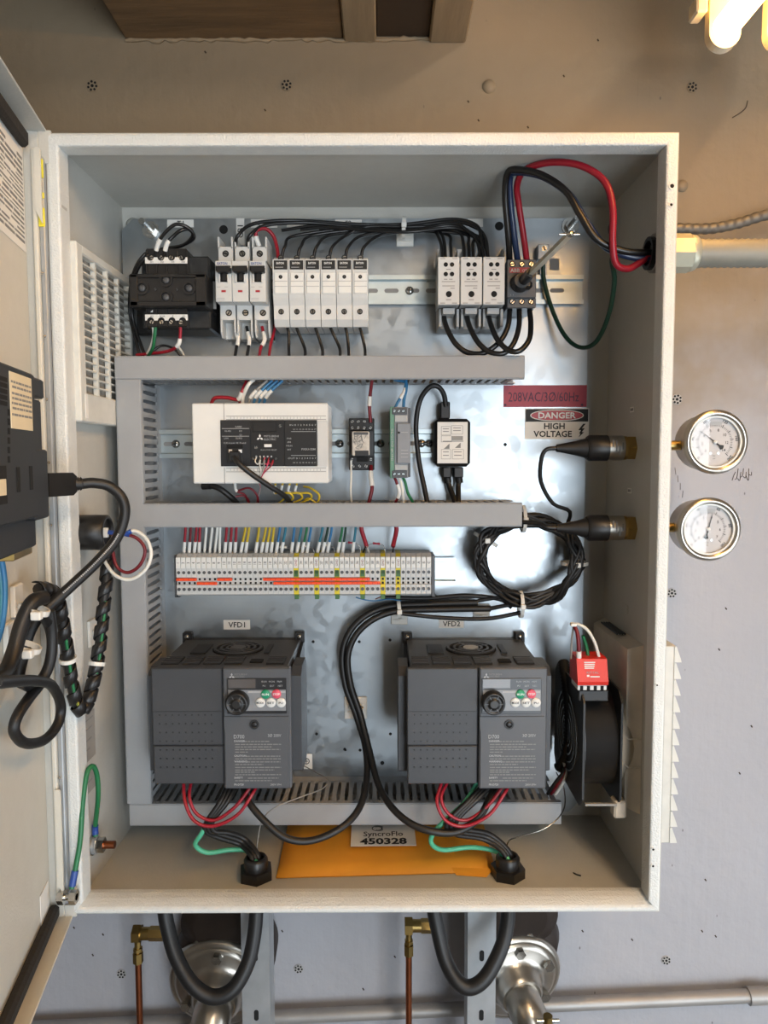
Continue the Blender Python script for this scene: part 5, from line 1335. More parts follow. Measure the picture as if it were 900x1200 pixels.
# ------------------------------------------------------------------ shielded cables running down between the drives
wire('shielded_cable', [(560, 706, .172), (500, 708, .176), (450, 712, .176), (418, 730, .172), (402, 760, .17), (404, 800, .168), (418, 840, .165), (428, 875, .15), (430, 910, .12), (422, 945, .085), (400, 970, .06), (365, 985, .05), (335, 982, .046), (310, 962, .05), (292, 940, .06), (284, 918, .08)], .0040, 'black_rubber', 'thick black shielded cable sweeping down from the coil to the left drive', 'cable', n=10)
wire('shielded_cable', [(575, 713, .168), (520, 714, .17), (460, 717, .17), (425, 735, .166), (408.5, 764, .164), (410.5, 800, .162), (422.5, 838, .16), (433, 880, .14), (442, 915, .11), (456, 942, .08), (478, 963, .06), (505, 974, .052), (535, 975, .055), (560, 960, .06), (574, 935, .07), (584, 916, .08)], .0040, 'black_rubber', 'thick black shielded cable sweeping down between the drives to the right drive', 'cable', n=10)
wire('sensor_cable', [(450, 700, .178), (500, 701, .176), (545, 698, .172), (585, 702, .17), (600, 712, .165)], .0028, 'black_rubber', 'black cable running level under the terminal row into the coil', 'cable')
wire('sensor_cable', [(470, 719, .166), (520, 724, .165), (570, 725, .163), (610, 718, .16)], .0026, 'black_rubber', 'black cable sagging lowest between the tie mount and the coil', 'cable')

# ------------------------------------------------------------------ pressure transmitters and their coiled cables
def transmitter(py, px_end, label):
    ax = .097
    c = atx(742, py, BX - T)
    ax = c.y; z = c.z
    xr = BX - T
    R = root('pressure_transmitter', label, 'pressure transmitter', (xr - .05, ax, z - .015))
    X = lambda px: at(px, py, ax).x
    MB().cyl((X(733), ax, z), (xr, ax, z), .0145, n=6, smooth=False).build('brass_nut', 'brass', R)
    MB().lathe([(.011, 0), (.0135, .002), (.0135, X(733) - X(728))], (X(728), ax, z), (1, 0, 0), 20).build('brass_collar', 'brass', R)
    s_ = MB().cyl((X(711), ax, z), (X(729), ax, z), .0142, n=24).build('steel_sleeve', 'stainless', R)
    t_ = MB()
    for k, (w0, w1) in enumerate(((.001, .009), (-.004, .008), (-.008, .002), (-.002, .006))):
        xk = X(713.5) + k * .0036; t_.add([(xk, ax - .0145, z + w0), (xk + .0016, ax - .0145, z + w0), (xk + .0016, ax - .0145, z + w1), (xk, ax - .0145, z + w1)], [(0, 1, 2, 3)])
    t_.build('fine_print', 'print_grey', s_)
    MB().lathe([(.0128, 0), (.0148, .003), (.0148, X(711) - X(687))], (X(687), ax, z), (1, 0, 0), 22).build('plug_body', 'black_plastic', R)
    MB().lathe([(.0042, 0), (.0048, .004), (.0085, (X(688) - X(652)) * .65), (.0118, X(688) - X(652))], (X(652), ax, z), (1, 0, 0), 18).build('strain_relief', 'black_rubber', R)
    return Vector((X(652), ax, z))
t1 = transmitter(525, 650, 'black pressure transmitter plug on the side wall beside the danger sign')
t2 = transmitter(618.5, 650, 'black pressure transmitter plug on the side wall beside the cable coil')
random.seed(17)
def coil(turns, lead, phase, r, tail, ry0, label, cat='cable', extra=0):
    pts = list(lead)
    N = turns * 14 + extra
    for k in range(N + 1):
        a = phase - 2 * math.pi * k / 14
        t = k / N
        j = random.uniform(-1, 1)
        rx = 57 + 7 * math.sin(k * 1.7 + phase) + j * 2.0
        rz = 48 + 7 * math.cos(k * 1.3 + phase * 2) + j * 2.0
        pts.append(at(620 + rx * math.cos(a), 656 - rz * math.sin(a), ry0 + .012 * math.sin(k * .9) + random.uniform(-.002, .002)))
    pts += tail
    return wire('coiled_cable', pts, r, 'black_rubber', label, cat, sub=4, n=8)
coil(7, [t1, t1 + Vector((-.012, 0, -.002)), at(634, 540, .11), at(634, 565, .12), at(648, 590, .13), at(668, 600, .14)], math.radians(45), .0024, [at(585, 700, .165), at(560, 704, .17)], .160, 'coiled black cable of the upper transmitter, tied in a ring', extra=5)
coil(6, [t2, t2 + Vector((-.012, 0, .001)), at(630, 613, .11), at(600, 612, .13)], math.radians(120), .0027, [at(600, 708, .16), at(575, 713, .165)], .150, 'coiled black cable of the lower transmitter, tied in a ring', extra=9)
for (px, py, a, lb) in ((613, 608, 90, 'top'), (673, 660, 0, 'right'), (610, 708, 90, 'bottom'), (569, 632, 150, 'left')):
    c = at(px, py, .155); A = math.radians(a + 90)
    o = root('cable_tie', 'white cable tie around the %s of the cable coil' % lb, 'cable tie', c + Vector((0, 0, -.018)))
    dv = Vector((math.cos(A), 0, math.sin(A)))
    MB().ring(c - dv * .002, dv, .0165, .0150, .004, 20).build('strap', 'tie_white', o)
    MB().box(c.x - .003, c.x + .003, c.y - .0195, c.y - .0155, c.z - .003, c.z + .003, .0006).build('buckle', 'tie_white', o)
# ================================================================== filter fan on the right-hand side wall
xr = BX - T
FN = root('filter_fan', 'black round filter fan with red terminal cover on the side wall', 'fan', (xr - .03, .13, at(700, 955, .1).z))
ya, yb_ = atx(752, 850, xr).y, .2
zt = at(745, 735, .085).z; zb2 = at(745, 958, .085).z
zt, zb2 = atx(752, 762, xr - .01).z, atx(745, 962, xr - .01).z
ya = .058
fr_ = MB()
# bevelled square frame standing on the wall
def ringbox(mb, y0, y1, z0, z1, X0, X1, ins):
    a = [(X1, y0, z0), (X1, y1, z0), (X1, y1, z1), (X1, y0, z1)]
    b = [(X0, y0 + ins, z0 + ins), (X0, y1 - ins, z0 + ins), (X0, y1 - ins, z1 - ins), (X0, y0 + ins, z1 - ins)]
    mb.add(a + b, [(0, 1, 2, 3), (4, 5, 6, 7)] + [(i, (i + 1) % 4, 4 + (i + 1) % 4, 4 + i) for i in range(4)])
ringbox(fr_, ya, .200, zb2, zt, xr - .016, xr - .0002, .006)
fr_.build('filter_frame', 'cream_plastic', FN)
vt = MB()
for k in range(4): vt.box(xr - .014 + k * .003, xr - .0125 + k * .003, ya + .05, .17, zt - .0005, zt + .0012)
vt.build('frame_slot', 'dark_grey_plastic', FN)
fy, fz = .118, at(700, 862, .10).z
xf0, xf1 = at(673, 860, .105).x, at(712, 860, .105).x
hs = MB().lathe([(.058, 0), (.0595, .002), (.0595, xf1 - xf0 - .003), (.062, xf1 - xf0)], (xf0, fy, fz), (1, 0, 0), 36).build('fan_housing', 'black_plastic', FN)
MB().ring((xf0 - .0025, fy, fz), (1, 0, 0), .0635, .050, .0025, 36).build('inlet_rim', 'drive_dark', FN)
for rr in (.046, .037, .028, .019): MB().ring((xf0 - .0062, fy, fz), (1, 0, 0), rr, rr - .0016, .0016, 30).build('guard_ring', 'steel', FN)
MB().cyl((xf0 - .006, fy, fz), (xf0 + .003, fy, fz), .014, n=20).build('motor_hub', 'black_plastic', FN)
for xx in (xf0 - .0045, xf1 - .002):
    h_ = .066; q_ = .012
    MB().extr([(-h_, -h_ + q_), (-h_ + q_, -h_), (h_ - q_, -h_), (h_, -h_ + q_), (h_, h_ - q_), (h_ - q_, h_), (-h_ + q_, h_), (-h_, h_ - q_)], (xx, fy, fz), (0, 1, 0), (0, 0, 1), (1, 0, 0), .0022).build('mounting_flange', 'drive_dark', FN)
MB().box(xf0, xf1 - .004, fy - .064, fy - .060, fz - .062, fz - .0595).build('tie_bar', 'grey_label', FN)
fn = MB().lathe([(.066, 0), (.062, .004), (.055, .022), (.055, xr - .014 - xf1)], (xf1, fy, fz), (1, 0, 0), 32).build('duct_ring', 'cream_plastic', FN)
for dz in (.012, -.020): MB().tube([(xf1 + .002, fy - .058, fz + dz + .006), (xf1 + .009, fy - .060, fz + dz), (xf1 + .022, fy - .060, fz + dz)], .0012, 6).build('frame_clip', 'cream_plastic', FN)
MB().box(xf1 - .006, xf1 + .008, fy - .062, fy - .045, fz - .078, fz - .058, .002).build('lower_bracket', 'cream_plastic', FN)
# red terminal cover
yr = fy - .066
x0, x1, z0, z1 = rect(676, 773, 713, 803, yr)
rcv = MB()
w = x1 - x0
rcv.extr([(yr, z0), (yr - .001, z0 + .004), (yr + .006, z1 - .001), (yr + .012, z1), (yr + .034, z1), (yr + .034, z0)], (x0 + .001, 0, 0), (0, 1, 0), (0, 0, 1), (1, 0, 0), w - .001)
rc_ = rcv.build('terminal_cover', 'red_plastic', FN)
mb = MB(); yq = yr + .0005
def rbar(px0, px1, py, h): p = at(px0, py, yr - .0008); q = at(px1, py, yr - .0008); t = (p.z - z0 - .004) / (z1 - z0 - .005); yy_ = yr - .0015 + max(0, t) * .007; bar(mb, p.x, q.x, p.z, h, yy_)
for k in range(4): rbar(686, 699 - k * .6, 778.5 + k * 2.1, .0012)
rbar(688, 691, 793.5, .0022); rbar(692, 703, 794, .0013)
mb.build('maker_print', 'print_white', rc_)
letters([(('RITTAL', .0022, at(695, 789.8, yr - .0002) + Vector((0, .0012, 0))), dict(width=.013))], 'print_pale', rc_)
tb = fb(677, 803, 711, 809, yr + .003, yr + .03, .0005).build('terminal_strip', 'white_plastic', FN)
for k in range(4):
    fb(680 + k * 8, 804, 683.5 + k * 8, 809.5, yr + .0022, yr + .004, 0).build('terminal_slot', 'hole_black', tb)
fb(678, 809, 713, 822, yr + .008, yr + .03, .001).build('terminal_base', 'drive_dark', FN)
wire('fan_lead', [(678.5, 775, .062), (678, 755, .06), (676.5, 742, .062), (673, 733, .066)], .0022, 'dark_red_wire', 'dark red lead standing up from the red fan terminal', sleeves=((.0, .2),))
wire('fan_lead', [(703, 774, .066), (697, 753, .062), (688, 738, .062), (677, 731.5, .064), (671, 733, .066)], .0018, 'white_wire', 'white lead arching from the red fan terminal')
wire('fan_lead', [(690, 774, .07), (687, 757, .068), (683, 745, .066)], .0019, 'green_wire', 'green lead behind the red fan terminal cover')
wire('fan_lead', [(669, 772, .07), (670, 752, .068), (672, 734, .067)], .0012, 'grey_wire', 'thin grey lead left of the red fan lead', n=6)
tag(MB().box(at(671, 732, .064).x - .0025, at(671, 732, .064).x + .0035, .060, .067, at(671, 732, .064).z - .0015, at(671, 732, .064).z + .002, .0006).build('wire_splice', 'white_plastic'), 'tiny white splice joining the fan leads', 'wire splice')
# dark corrugated hose between the right drive and the fan
def hose(pts, r, name, label):
    path = wpath(pts, 14)
    rad = [r * (1.0 if k % 2 else .82) for k in range(len(path))]
    return tag(MB().tube(path, r, 12, rad).build(name, 'black_rubber'), label, 'hose')
hose([(660, 775, .15), (664, 800, .13), (667, 830, .12), (667, 860, .12), (664, 885, .125), (655, 900, .14)], .007, 'corrugated_hose', 'dark corrugated wire hose squeezed between the right drive and fan')
for k, (mt, a, lb) in enumerate((('black_rubber', 0, 'black'), ('dark_red_wire', 4, 'dark red'), ('white_wire', 9, 'white'))):
    wire('fan_supply_lead', [(664 - a * .3, 893, .125), (660 + a * .3, 905, .12), (650 + a, 918, .125), (642 + a, 930, .14)], .0021, mt, lb + ' fan lead dipping into the bottom duct\'s end')
# printed markers on the side wall
for px, py, lb in ((741, 480, 'upper'), (738, 575, 'lower')):
    c = atx(px, py, xr - .0002)
    o = MB().box(xr - .0008, xr - .0002, c.y - .006, c.y + .006, c.z - .003, c.z + .003).build('side_label', 'white_paper'); tag(o, 'tiny white label on the side wall above the %s transmitter' % lb, 'label')
    mb = MB()
    for k in range(3): mb.box(xr - .001, xr - .0008, c.y - .0045 + k * .0032, c.y - .0023 + k * .0032, c.z - .0015, c.z + .0015)
    mb.build('print_mark', 'print_grey', o)
c = atx(735, 714, xr - .0002)
tag(MB().box(xr - .0012, xr - .0002, c.y - .004, c.y + .004, c.z - .005, c.z + .005, .0003).build('side_clip', 'cabinet_paint'), 'tiny square clip on the side wall above the fan', 'clip')

# ------------------------------------------------------------------ louvred outlet hood outside the cabinet
HD = root('outlet_hood', 'white louvred vent hood outside the cabinet\'s fan side', 'vent hood', (BX + .01, .11, at(785, 988, .02).z))
hy0, hy1 = .022, .185
z1h, z0h = at(785, 757, hy0).z, at(785, 988, hy0).z
xe, xo = at(788.5, 870, hy0).x, at(796, 870, hy0).x
MB().box(BX, xe, hy0, hy1, z0h, z1h, .001).build('backplate', 'white_frame_plastic', HD)
nl = 12; hh = (z1h - z0h) / nl
for k in range(nl):
    zc_ = z0h + hh * k
    MB().prism([(xe - .001, zc_ + .0005), (xo, zc_ + .0005), (xo - .001, zc_ + hh * .25), (xe + .001, zc_ + hh * .98), (xe - .001, zc_ + hh * .98)], hy0 - .0008, hy1).build('louvre', 'white_frame_plastic', HD)

# ------------------------------------------------------------------ conduits on the right
cz = at(785, 297, .045)
cy = .045; czz = cz.z
CN = root('conduit_connector', 'zinc conduit connector with locknut through the cabinet side', 'conduit connector', (BX + .01, cy, czz - .02))
X = lambda px: at(px, 297, cy).x
MB().cyl((BX, cy, czz), (X(807), cy, czz), .0195, n=8, smooth=False, ph=.2).build('hex_body', 'fitting_zinc', CN)
MB().lathe([(.0185, 0), (.0182, .004), (.0165, .007)], (X(807), cy, czz), (1, 0, 0), 24).build('gland_nut', 'fitting_zinc', CN)
MB().ring((xr - .006, cy, czz), (1, 0, 0), .0195, .0135, .006, 20).build('lock_ring', 'grey_label', CN)
MB().ring((xr - .011, cy, czz), (1, 0, 0), .0165, .0125, .006, 20).build('bushing', 'black_plastic', CN)
pts = []; rad = []
x = X(809); k = 0
while x < 1.1:
    pts.append(Vector((x, cy, czz))); rad.append(.0146 if k % 2 else .0134); x += .0034; k += 1
tag(MB().tube(pts, .014, 20, rad).build('flexible_conduit', 'flex_conduit'), 'thick pale ribbed flexible conduit leaving the cabinet\'s side', 'conduit')
path = wpath([(714, 268, .19), (745, 268, .19), (770, 268, .19), (800, 268, .19), (830, 268, .19), (860, 263, .19), (890, 254, .19), (930, 243, .19), (1000, 225, .19), (1080, 210, .19)], 12)
tag(MB().tube(path, .0065, 12, [.0068 if (k // 2) % 2 else .0060 for k in range(len(path))]).build('armoured_cable', 'flex_dark'), 'thin dark armoured cable along the wall behind the pale conduit', 'cable')

# ------------------------------------------------------------------ pressure gauges
def gauge(px, py, axis_px, label, big, vals, ang, inner, ang_dir):
    yf = .072
    c = at(px, py, yf); R0 = .0350
    G = root('pressure_gauge', label, 'pressure gauge', (c.x, c.y + .015, c.z - R0))
    MB().lathe([(.027, .042), (.0305, .038), (.0315, .010), (.0325, .0085)], (c.x, yf, c.z), (0, 1, 0), 40).build('case', 'stainless', G)
    MB().lathe([(R0 - .001, .010), (R0, .006), (R0, .001), (R0 - .002, -.002), (R0 - .0045, -.0026), (R0 - .0065, -.001), (R0 - .007, .004)], (c.x, yf, c.z), (0, 1, 0), 44, cap=False).build('bezel', 'stainless', G)
    MB().ring((c.x, yf + .0005, c.z), (0, 1, 0), R0 - .0065, R0 - .0085, .003, 44).build('inner_ring', 'white_plastic', G)
    D = MB().cyl((c.x, yf + .006, c.z), (c.x, yf + .0045, c.z), R0 - .007, n=40).build('dial', 'gauge_face', G)
    yd = yf + .0043
    tk_ = MB()
    n = 50
    A0, A1 = math.radians(225), math.radians(-45)
    for k in range(n + 1):
        a = A0 + (A1 - A0) * k / n; d = Vector((math.cos(a), 0, math.sin(a))); e_ = Vector((-d.z, 0, d.x)) * (.00022 if k % 5 else .0004)
        q = Vector((c.x, yd, c.z)); ra, rb = .0172, (.0196 if k % 5 else .0208)
        tk_.add([q + d * ra + e_, q + d * rb + e_, q + d * rb - e_, q + d * ra - e_], [(0, 1, 2, 3)])
    tk_.build('scale', 'print_black', D)
    it = []
    for k, t in enumerate(big):
        a = A0 + (A1 - A0) * k / (len(big) - 1); rr = .0245
        up = Vector((math.cos(a), 0, math.sin(a))); ri = Vector((math.sin(a), 0, -math.cos(a)))
        it.append(((t, .0030, Vector((c.x, yd, c.z)) + up * rr - up * .0015), dict(u=ri, v=up, bold=.02)))
    for k, t in enumerate(vals):
        a = A0 + (A1 - A0) * (k / (len(vals) - 1)) * .98; rr = .0135
        it.append(((t, .0030, Vector((c.x + math.cos(a) * rr, yd, c.z + math.sin(a) * rr - .0015))), dict(bold=.01)))
    it.append((('bar', .0016, Vector((c.x, yd, c.z - .0155))), {})); it.append((('psi', .0016, Vector((c.x, yd, c.z - .0185))), {}))
    letters(it, 'print_black', D)
    for s_ in (-1, 1): MB().cyl((c.x + s_ * .0042, yd, c.z - .0122), (c.x + s_ * .0042, yd - .0004, c.z - .0122), .0014, n=12).build('dial_screw', 'steel', D)
    a = math.radians(ang); d = Vector((math.cos(a), 0, math.sin(a))); e_ = Vector((-d.z, 0, d.x)); q = Vector((c.x, yd - .0012, c.z))
    nd = MB().add([q + e_ * .0006, q + d * .019 + e_ * .0002, q + d * .019 - e_ * .0002, q - e_ * .0006], [(0, 1, 2, 3)])
    nd.add([q + e_ * .0008, q - d * .006 + e_ * .0008, q - d * .010 + e_ * .0030, q - d * .0115, q - d * .010 - e_ * .0030, q - d * .006 - e_ * .0008, q - e_ * .0008], [tuple(range(7))])
    nd.build('needle', 'print_black', G)
    MB().lathe([(.0022, 0), (.0020, .0012), (.0008, .0016)], q, (0, -1, 0), 14).build('needle_cap', 'white_plastic', G)
    MB().disc((c.x, yf + .001, c.z), (0, 1, 0), R0 - .0068, 40).build('glass', 'gauge_glass', G)
    sz = at(axis_px[0], axis_px[1], .095).z
    st_ = MB().cyl((BX, .095, sz), (c.x - .022, .095, sz), .0055, n=14).build('brass_stem', 'brass', G)
    MB().cyl((BX, .095, sz), (BX + .014, .095, sz), .0098, n=6, smooth=False).build('brass_hex', 'brass', st_)
    MB().cyl((BX + .010, .095, sz), (BX + .0165, .095, sz), .0075, n=6, smooth=False).build('stem_flat', 'brass', st_)
    tag_label = None
    mb = MB().prism([(c.x - .009, c.z + .0185), (c.x + .007, c.z + .0185), (c.x + .008, c.z + .0222), (c.x - .010, c.z + .0222)], yd - .0003, yd)
    mb.build('grey_field', 'print_pale', D)
    return G
gauge(839.5, 518, (798, 522), 'upper steel pressure gauge with needle pointing to the upper left', ['0', '40', '80', '120', '160', '200'], ['0', '2', '4', '6', '8', '10', '12', '14'], 143, 0, 1)
gauge(831.5, 620.5, (795, 618), 'lower steel pressure gauge with needle pointing almost straight up', ['0', '20', '40', '60', '80', '100'], ['0', '1', '2', '3', '4', '5', '6', '7'], 76, 0, 1)
# ================================================================== envelope on the cabinet floor
zf = -BZ + T
q = [atz(323.5, 1027, zf + .003), atz(581, 1020, zf + .003), atz(566, 967, zf + .006), atz(338, 967, zf + .006)]
EN = root('envelope', 'thick orange manila envelope lying on the cabinet floor', 'envelope', ((q[0] + q[1]) / 2))
th = .0045
back = [Vector((q[3].x, BD - .006, zf + .010)), Vector((q[2].x, BD - .006, zf + .010)), Vector((q[2].x, BD - .0045, zf + .04)), Vector((q[3].x, BD - .0045, zf + .04))]
def sheet(mb, a, b, c, d, t, nx=12, ny=6, wob=.0012):
    vs = []; fs = []
    for k in (0, 1):
        for j in range(ny + 1):
            for i in range(nx + 1):
                u = i / nx; v = j / ny
                p = (a * (1 - u) + b * u) * (1 - v) + (d * (1 - u) + c * u) * v
                e_ = min(u, 1 - u, v, 1 - v)
                h = t * min(1, .35 + e_ * 6) + wob * math.sin(u * 9 + v * 4) * min(1, e_ * 6)
                vs.append(p + Vector((0, 0, (h if k else 0))))
    n = (nx + 1) * (ny + 1)
    for j in range(ny):
        for i in range(nx):
            w = j * (nx + 1) + i
            fs.append((w, w + 1, w + nx + 2, w + nx + 1)); fs.append((n + w, n + w + 1, n + w + nx + 2, n + w + nx + 1))
    for i in range(nx):
        fs.append((i, i + 1, n + i + 1, n + i)); w = ny * (nx + 1) + i; fs.append((w, w + 1, n + w + 1, n + w))
    for j in range(ny):
        w = j * (nx + 1); fs.append((w, w + nx + 1, n + w + nx + 1, n + w)); w += nx; fs.append((w, w + nx + 1, n + w + nx + 1, n + w))
    mb.add(vs, fs, True)
mb = MB(); sheet(mb, q[0] + Vector((0, 0, -.0025)), q[1] + Vector((0, 0, -.0025)), back[1], back[0], th)
mb.build('pouch', 'envelope_manila', EN)
fl = MB(); fl.add([q[1] + Vector((-.05, .004, .0012)), q[1] + Vector((-.002, .002, .001)), q[1] + Vector((-.012, -.010, -.0022)), q[1] + Vector((-.045, -.006, -.0022))], [(0, 1, 2, 3)]); fl.build('flap', 'envelope_manila', EN)
# printed label: follows the slope of the envelope
A, B_, D_ = atz(411, 992, zf + .0125), atz(488, 991, zf + .0125), atz(413.5, 968, zf + .0145)
u = (B_ - A).normalized(); v = (D_ - A); v = (v - u * v.dot(u)).normalized(); W = (B_ - A).length; Hh = (D_ - A).length
nrm = u.cross(v)
if nrm.z < 0: nrm = -nrm
LBL = MB().extr([(0, 0), (W, 0), (W, Hh * 1.05), (0, Hh * 1.05)], A, u, v, nrm, .0004).build('address_label', 'white_paper', EN)
O = A + nrm * .0006
letters([(('450328', Hh * .27, O + u * W * .5 + v * Hh * .08), dict(u=u, v=v, bold=.035, width=W * .72)), (('SyncroFlo', Hh * .22, O + u * W * .5 + v * Hh * .46), dict(u=u, v=v, bold=.012, width=W * .62))], 'print_black', LBL)
sw = MB(); cc = O + u * W * .42 + v * Hh * .84
for k, (ra, rb, a0, a1) in enumerate(((.10, .085, 30, 330), (.075, .055, -120, 130))):
    n = 14
    for i in range(n):
        t0 = math.radians(a0 + (a1 - a0) * i / n); t1_ = math.radians(a0 + (a1 - a0) * (i + 1) / n)
        sw.add([cc + u * W * ra * math.cos(t0) + v * Hh * .14 * ra / .1 * math.sin(t0), cc + u * W * ra * math.cos(t1_) + v * Hh * .14 * ra / .1 * math.sin(t1_), cc + u * W * rb * math.cos(t1_) + v * Hh * .14 * rb / .1 * math.sin(t1_), cc + u * W * rb * math.cos(t0) + v * Hh * .14 * rb / .1 * math.sin(t0)], [(0, 1, 2, 3)])
sw.build('swirl_logo', 'print_black', LBL)
# bit of wire scrap on the floor
c = atz(676, 1025, zf + .001)
tag(MB().tube([c + Vector((-.003, .004, 0)), c, c + Vector((.004, -.002, 0))], .0008, 6).build('wire_scrap', 'black_rubber'), 'tiny dark scrap of wire on the cabinet floor', 'scrap')

# ================================================================== left-hand side wall: vent, horn, labels, ground stud
xl = -BX + T
VG = root('vent_filter', 'pale lattice vent filter on the hinge-side wall', 'vent', (xl + .01, .11, atx(100, 495, xl + .012).z))
xg = xl + .016
vy0 = .022
vy1 = .186
vz1, vz0 = atx(86, 283, xg).z, atx(90, 494, xg).z
vz1 = at(82, 281, vy0).z; vz0 = at(85, 494, vy0).z
fo = MB()
m_ = .012
fo.box(xl + .0003, xg, vy0, vy0 + .016, vz0, vz1, .0015); fo.box(xl + .0003, xg, vy1 - .008, vy1, vz0, vz1, .0015)
fo.box(xl + .0003, xg, vy0 + .014, vy1 - .006, vz1 - .010, vz1, .0015); fo.box(xl + .0003, xg, vy0 + .014, vy1 - .006, vz0, vz0 + .030, .0015)
fo.build('frame', 'white_frame_plastic', VG)
MB().box(xl + .001, xl + .0085, vy0 + .01, vy1 - .006, vz0 + .02, vz1 - .008).build('filter_mat', 'filter_media', VG)
ny_, nz_ = 4, 17
for k in range(1, ny_):
    yy_ = vy0 + .016 + (vy1 - .008 - vy0 - .016) * k / ny_
    MB().box(xg - .006, xg - .001, yy_ - .002, yy_ + .002, vz0 + .028, vz1 - .009).build('lattice_post', 'white_frame_plastic', VG)
base_ = None
for k in range(1, nz_):
    zz = vz0 + .030 + (vz1 - .010 - vz0 - .030) * k / nz_
    if base_ is None:
        base_ = MB().box(xg - .0055, xg - .0012, vy0 + .014, vy1 - .007, zz - .0008, zz + .0008).build('slat', 'white_frame_plastic', VG); z_first = zz
    else:
        o = base_.copy(); COL.objects.link(o); o.location = base_.location + Vector((0, 0, zz - z_first))
MB().box(xg, xg + .0005, vy0 + .010, vy0 + .017, vz0 + .004, vz0 + .029).build('paper_tag', 'white_paper', VG)

# round black sounder with its spade connectors
c = atx(90, 624, xl + .001)
HN = root('sounder', 'short black cylinder device on the hinge-side wall', 'sounder', (xl, c.y, c.z - .02))
hl = at(127, 624, c.y).x - xl
MB().lathe([(.0175, 0), (.0185, .001), (.0185, hl - .001), (.0165, hl), (.0145, hl), (.0145, hl - .004)], (xl, c.y, c.z), (1, 0, 0), 28, cap=False).build('shell', 'black_plastic', HN)
MB().cyl((xl + hl - .005, c.y, c.z), (xl + hl - .004, c.y, c.z), .0146, n=24).build('back_cap', 'drive_dark', HN)
MB().box(xl + hl - .004, xl + hl + .004, c.y - .014, c.y - .009, c.z - .004, c.z + .006, .0006).build('tab', 'white_plastic', HN)
hy = c.y - .012
xs = xl + hl
wire('sounder_lead', [Vector((xs + .002, hy, c.z + .002)), Vector((xs + .020, hy, c.z - .0005)), at(158, 622, hy), at(172, 632, hy), at(177, 650, hy), at(170, 668, hy), at(153, 679, hy), at(135, 674, hy), at(122, 656, hy + .01), at(120, 642, hy + .02), at(121, 634, hy + .03)], .0019, 'white_wire', 'white lead looping in a ring from the black sounder', sleeves=((.02, .17),), sleeve_mat='blue_ferrule', sleeve_name='blue_spade')
wire('sounder_lead', [Vector((xs + .002, hy + .012, c.z - .001)), Vector((xs + .018, hy + .012, c.z - .002)), at(162, 632, hy + .014), at(170, 645, hy + .014), at(164, 662, hy + .014), at(150, 671, hy + .014), at(137, 664, hy + .014), at(132, 645, hy + .016), at(131, 634, hy + .02)], .0018, 'dark_red_wire', 'dark red lead looping inside the white ring at the sounder', sleeves=((.02, .16),), sleeve_mat='blue_ferrule', sleeve_name='blue_spade')

# grey rating plates on the hinge-side wall
for (py0, py1, lb, seed) in ((829, 897, 'grey rating plate on the hinge-side wall above the green wire', 2), (898, 935, 'grey rating plate on the hinge-side wall behind the green wire', 4)):
    za = atx(104, py1 - 6, xl).z; zb3 = atx(104, py0 + 6, xl).z
    o = MB().box(xl + .0001, xl + .0007, .018, .070, za, zb3).build('rating_plate', 'grey_label'); tag(o, lb, 'plate')
    mb = MB(); random.seed(seed); zz = zb3 - .006
    while zz > za + .004:
        mb.box(xl + .0007, xl + .0009, .022, random.uniform(.035, .066), zz - .0012, zz); zz -= random.choice((.004, .006, .012))
    mb.build('fine_print', 'print_grey', o)

# copper ground stud and green bonding wire
c = atx(107, 990, xl)
GS = root('ground_stud', 'copper ground stud with steel nuts on the hinge-side wall', 'ground stud', (xl, c.y, c.z - .01))
MB().cyl((xl, c.y, c.z), (xl + .026, c.y, c.z), .0042, n=14).build('stud', 'copper', GS)
MB().cyl((xl, c.y, c.z), (xl + .003, c.y, c.z), .011, n=20).build('star_washer', 'steel', GS)
MB().cyl((xl + .003, c.y, c.z), (xl + .0065, c.y, c.z), .0098, n=18).build('lug_ring', 'strut_zinc', GS)
MB().cyl((xl + .0065, c.y, c.z), (xl + .0145, c.y, c.z), .0082, n=6, smooth=False).build('nut', 'steel', GS)
cc = c
b0 = at(83, 1051, -.012)
BS = root('door_bond_bolt', 'small steel bolt and nut at the door hinge\'s lower corner', 'bolt', b0 + Vector((0, 0, -.008)))
MB().cyl(b0 + Vector((-.014, 0, 0)), b0 + Vector((.006, 0, 0)), .0035, n=12).build('shank', 'steel', BS)
MB().cyl(b0 + Vector((-.012, 0, 0)), b0 + Vector((-.006, 0, 0)), .0075, n=6, smooth=False).build('head', 'steel', BS)
MB().cyl(b0 + Vector((0, 0, 0)), b0 + Vector((.006, 0, 0)), .0075, n=6, smooth=False).build('nut', 'steel', BS)
w_ = wire('bonding_wire', [Vector((xl + .005, cc.y, cc.z + .010)), Vector((xl + .005, cc.y, cc.z + .022)), at(115, 935, .035), at(114, 910, .03), at(109, 898, .024), at(102, 906, .016), at(97, 940, .006), at(94, 985, -.004), at(88, 1020, -.010), b0 + Vector((.002, -.002, .010))], .0026, 'green_wire', 'green bonding wire from the ground stud to the door hinge', sleeves=((.02, .11), (.90, .985)), sleeve_mat='blue_ferrule', sleeve_name='blue_ferrule', n=10)

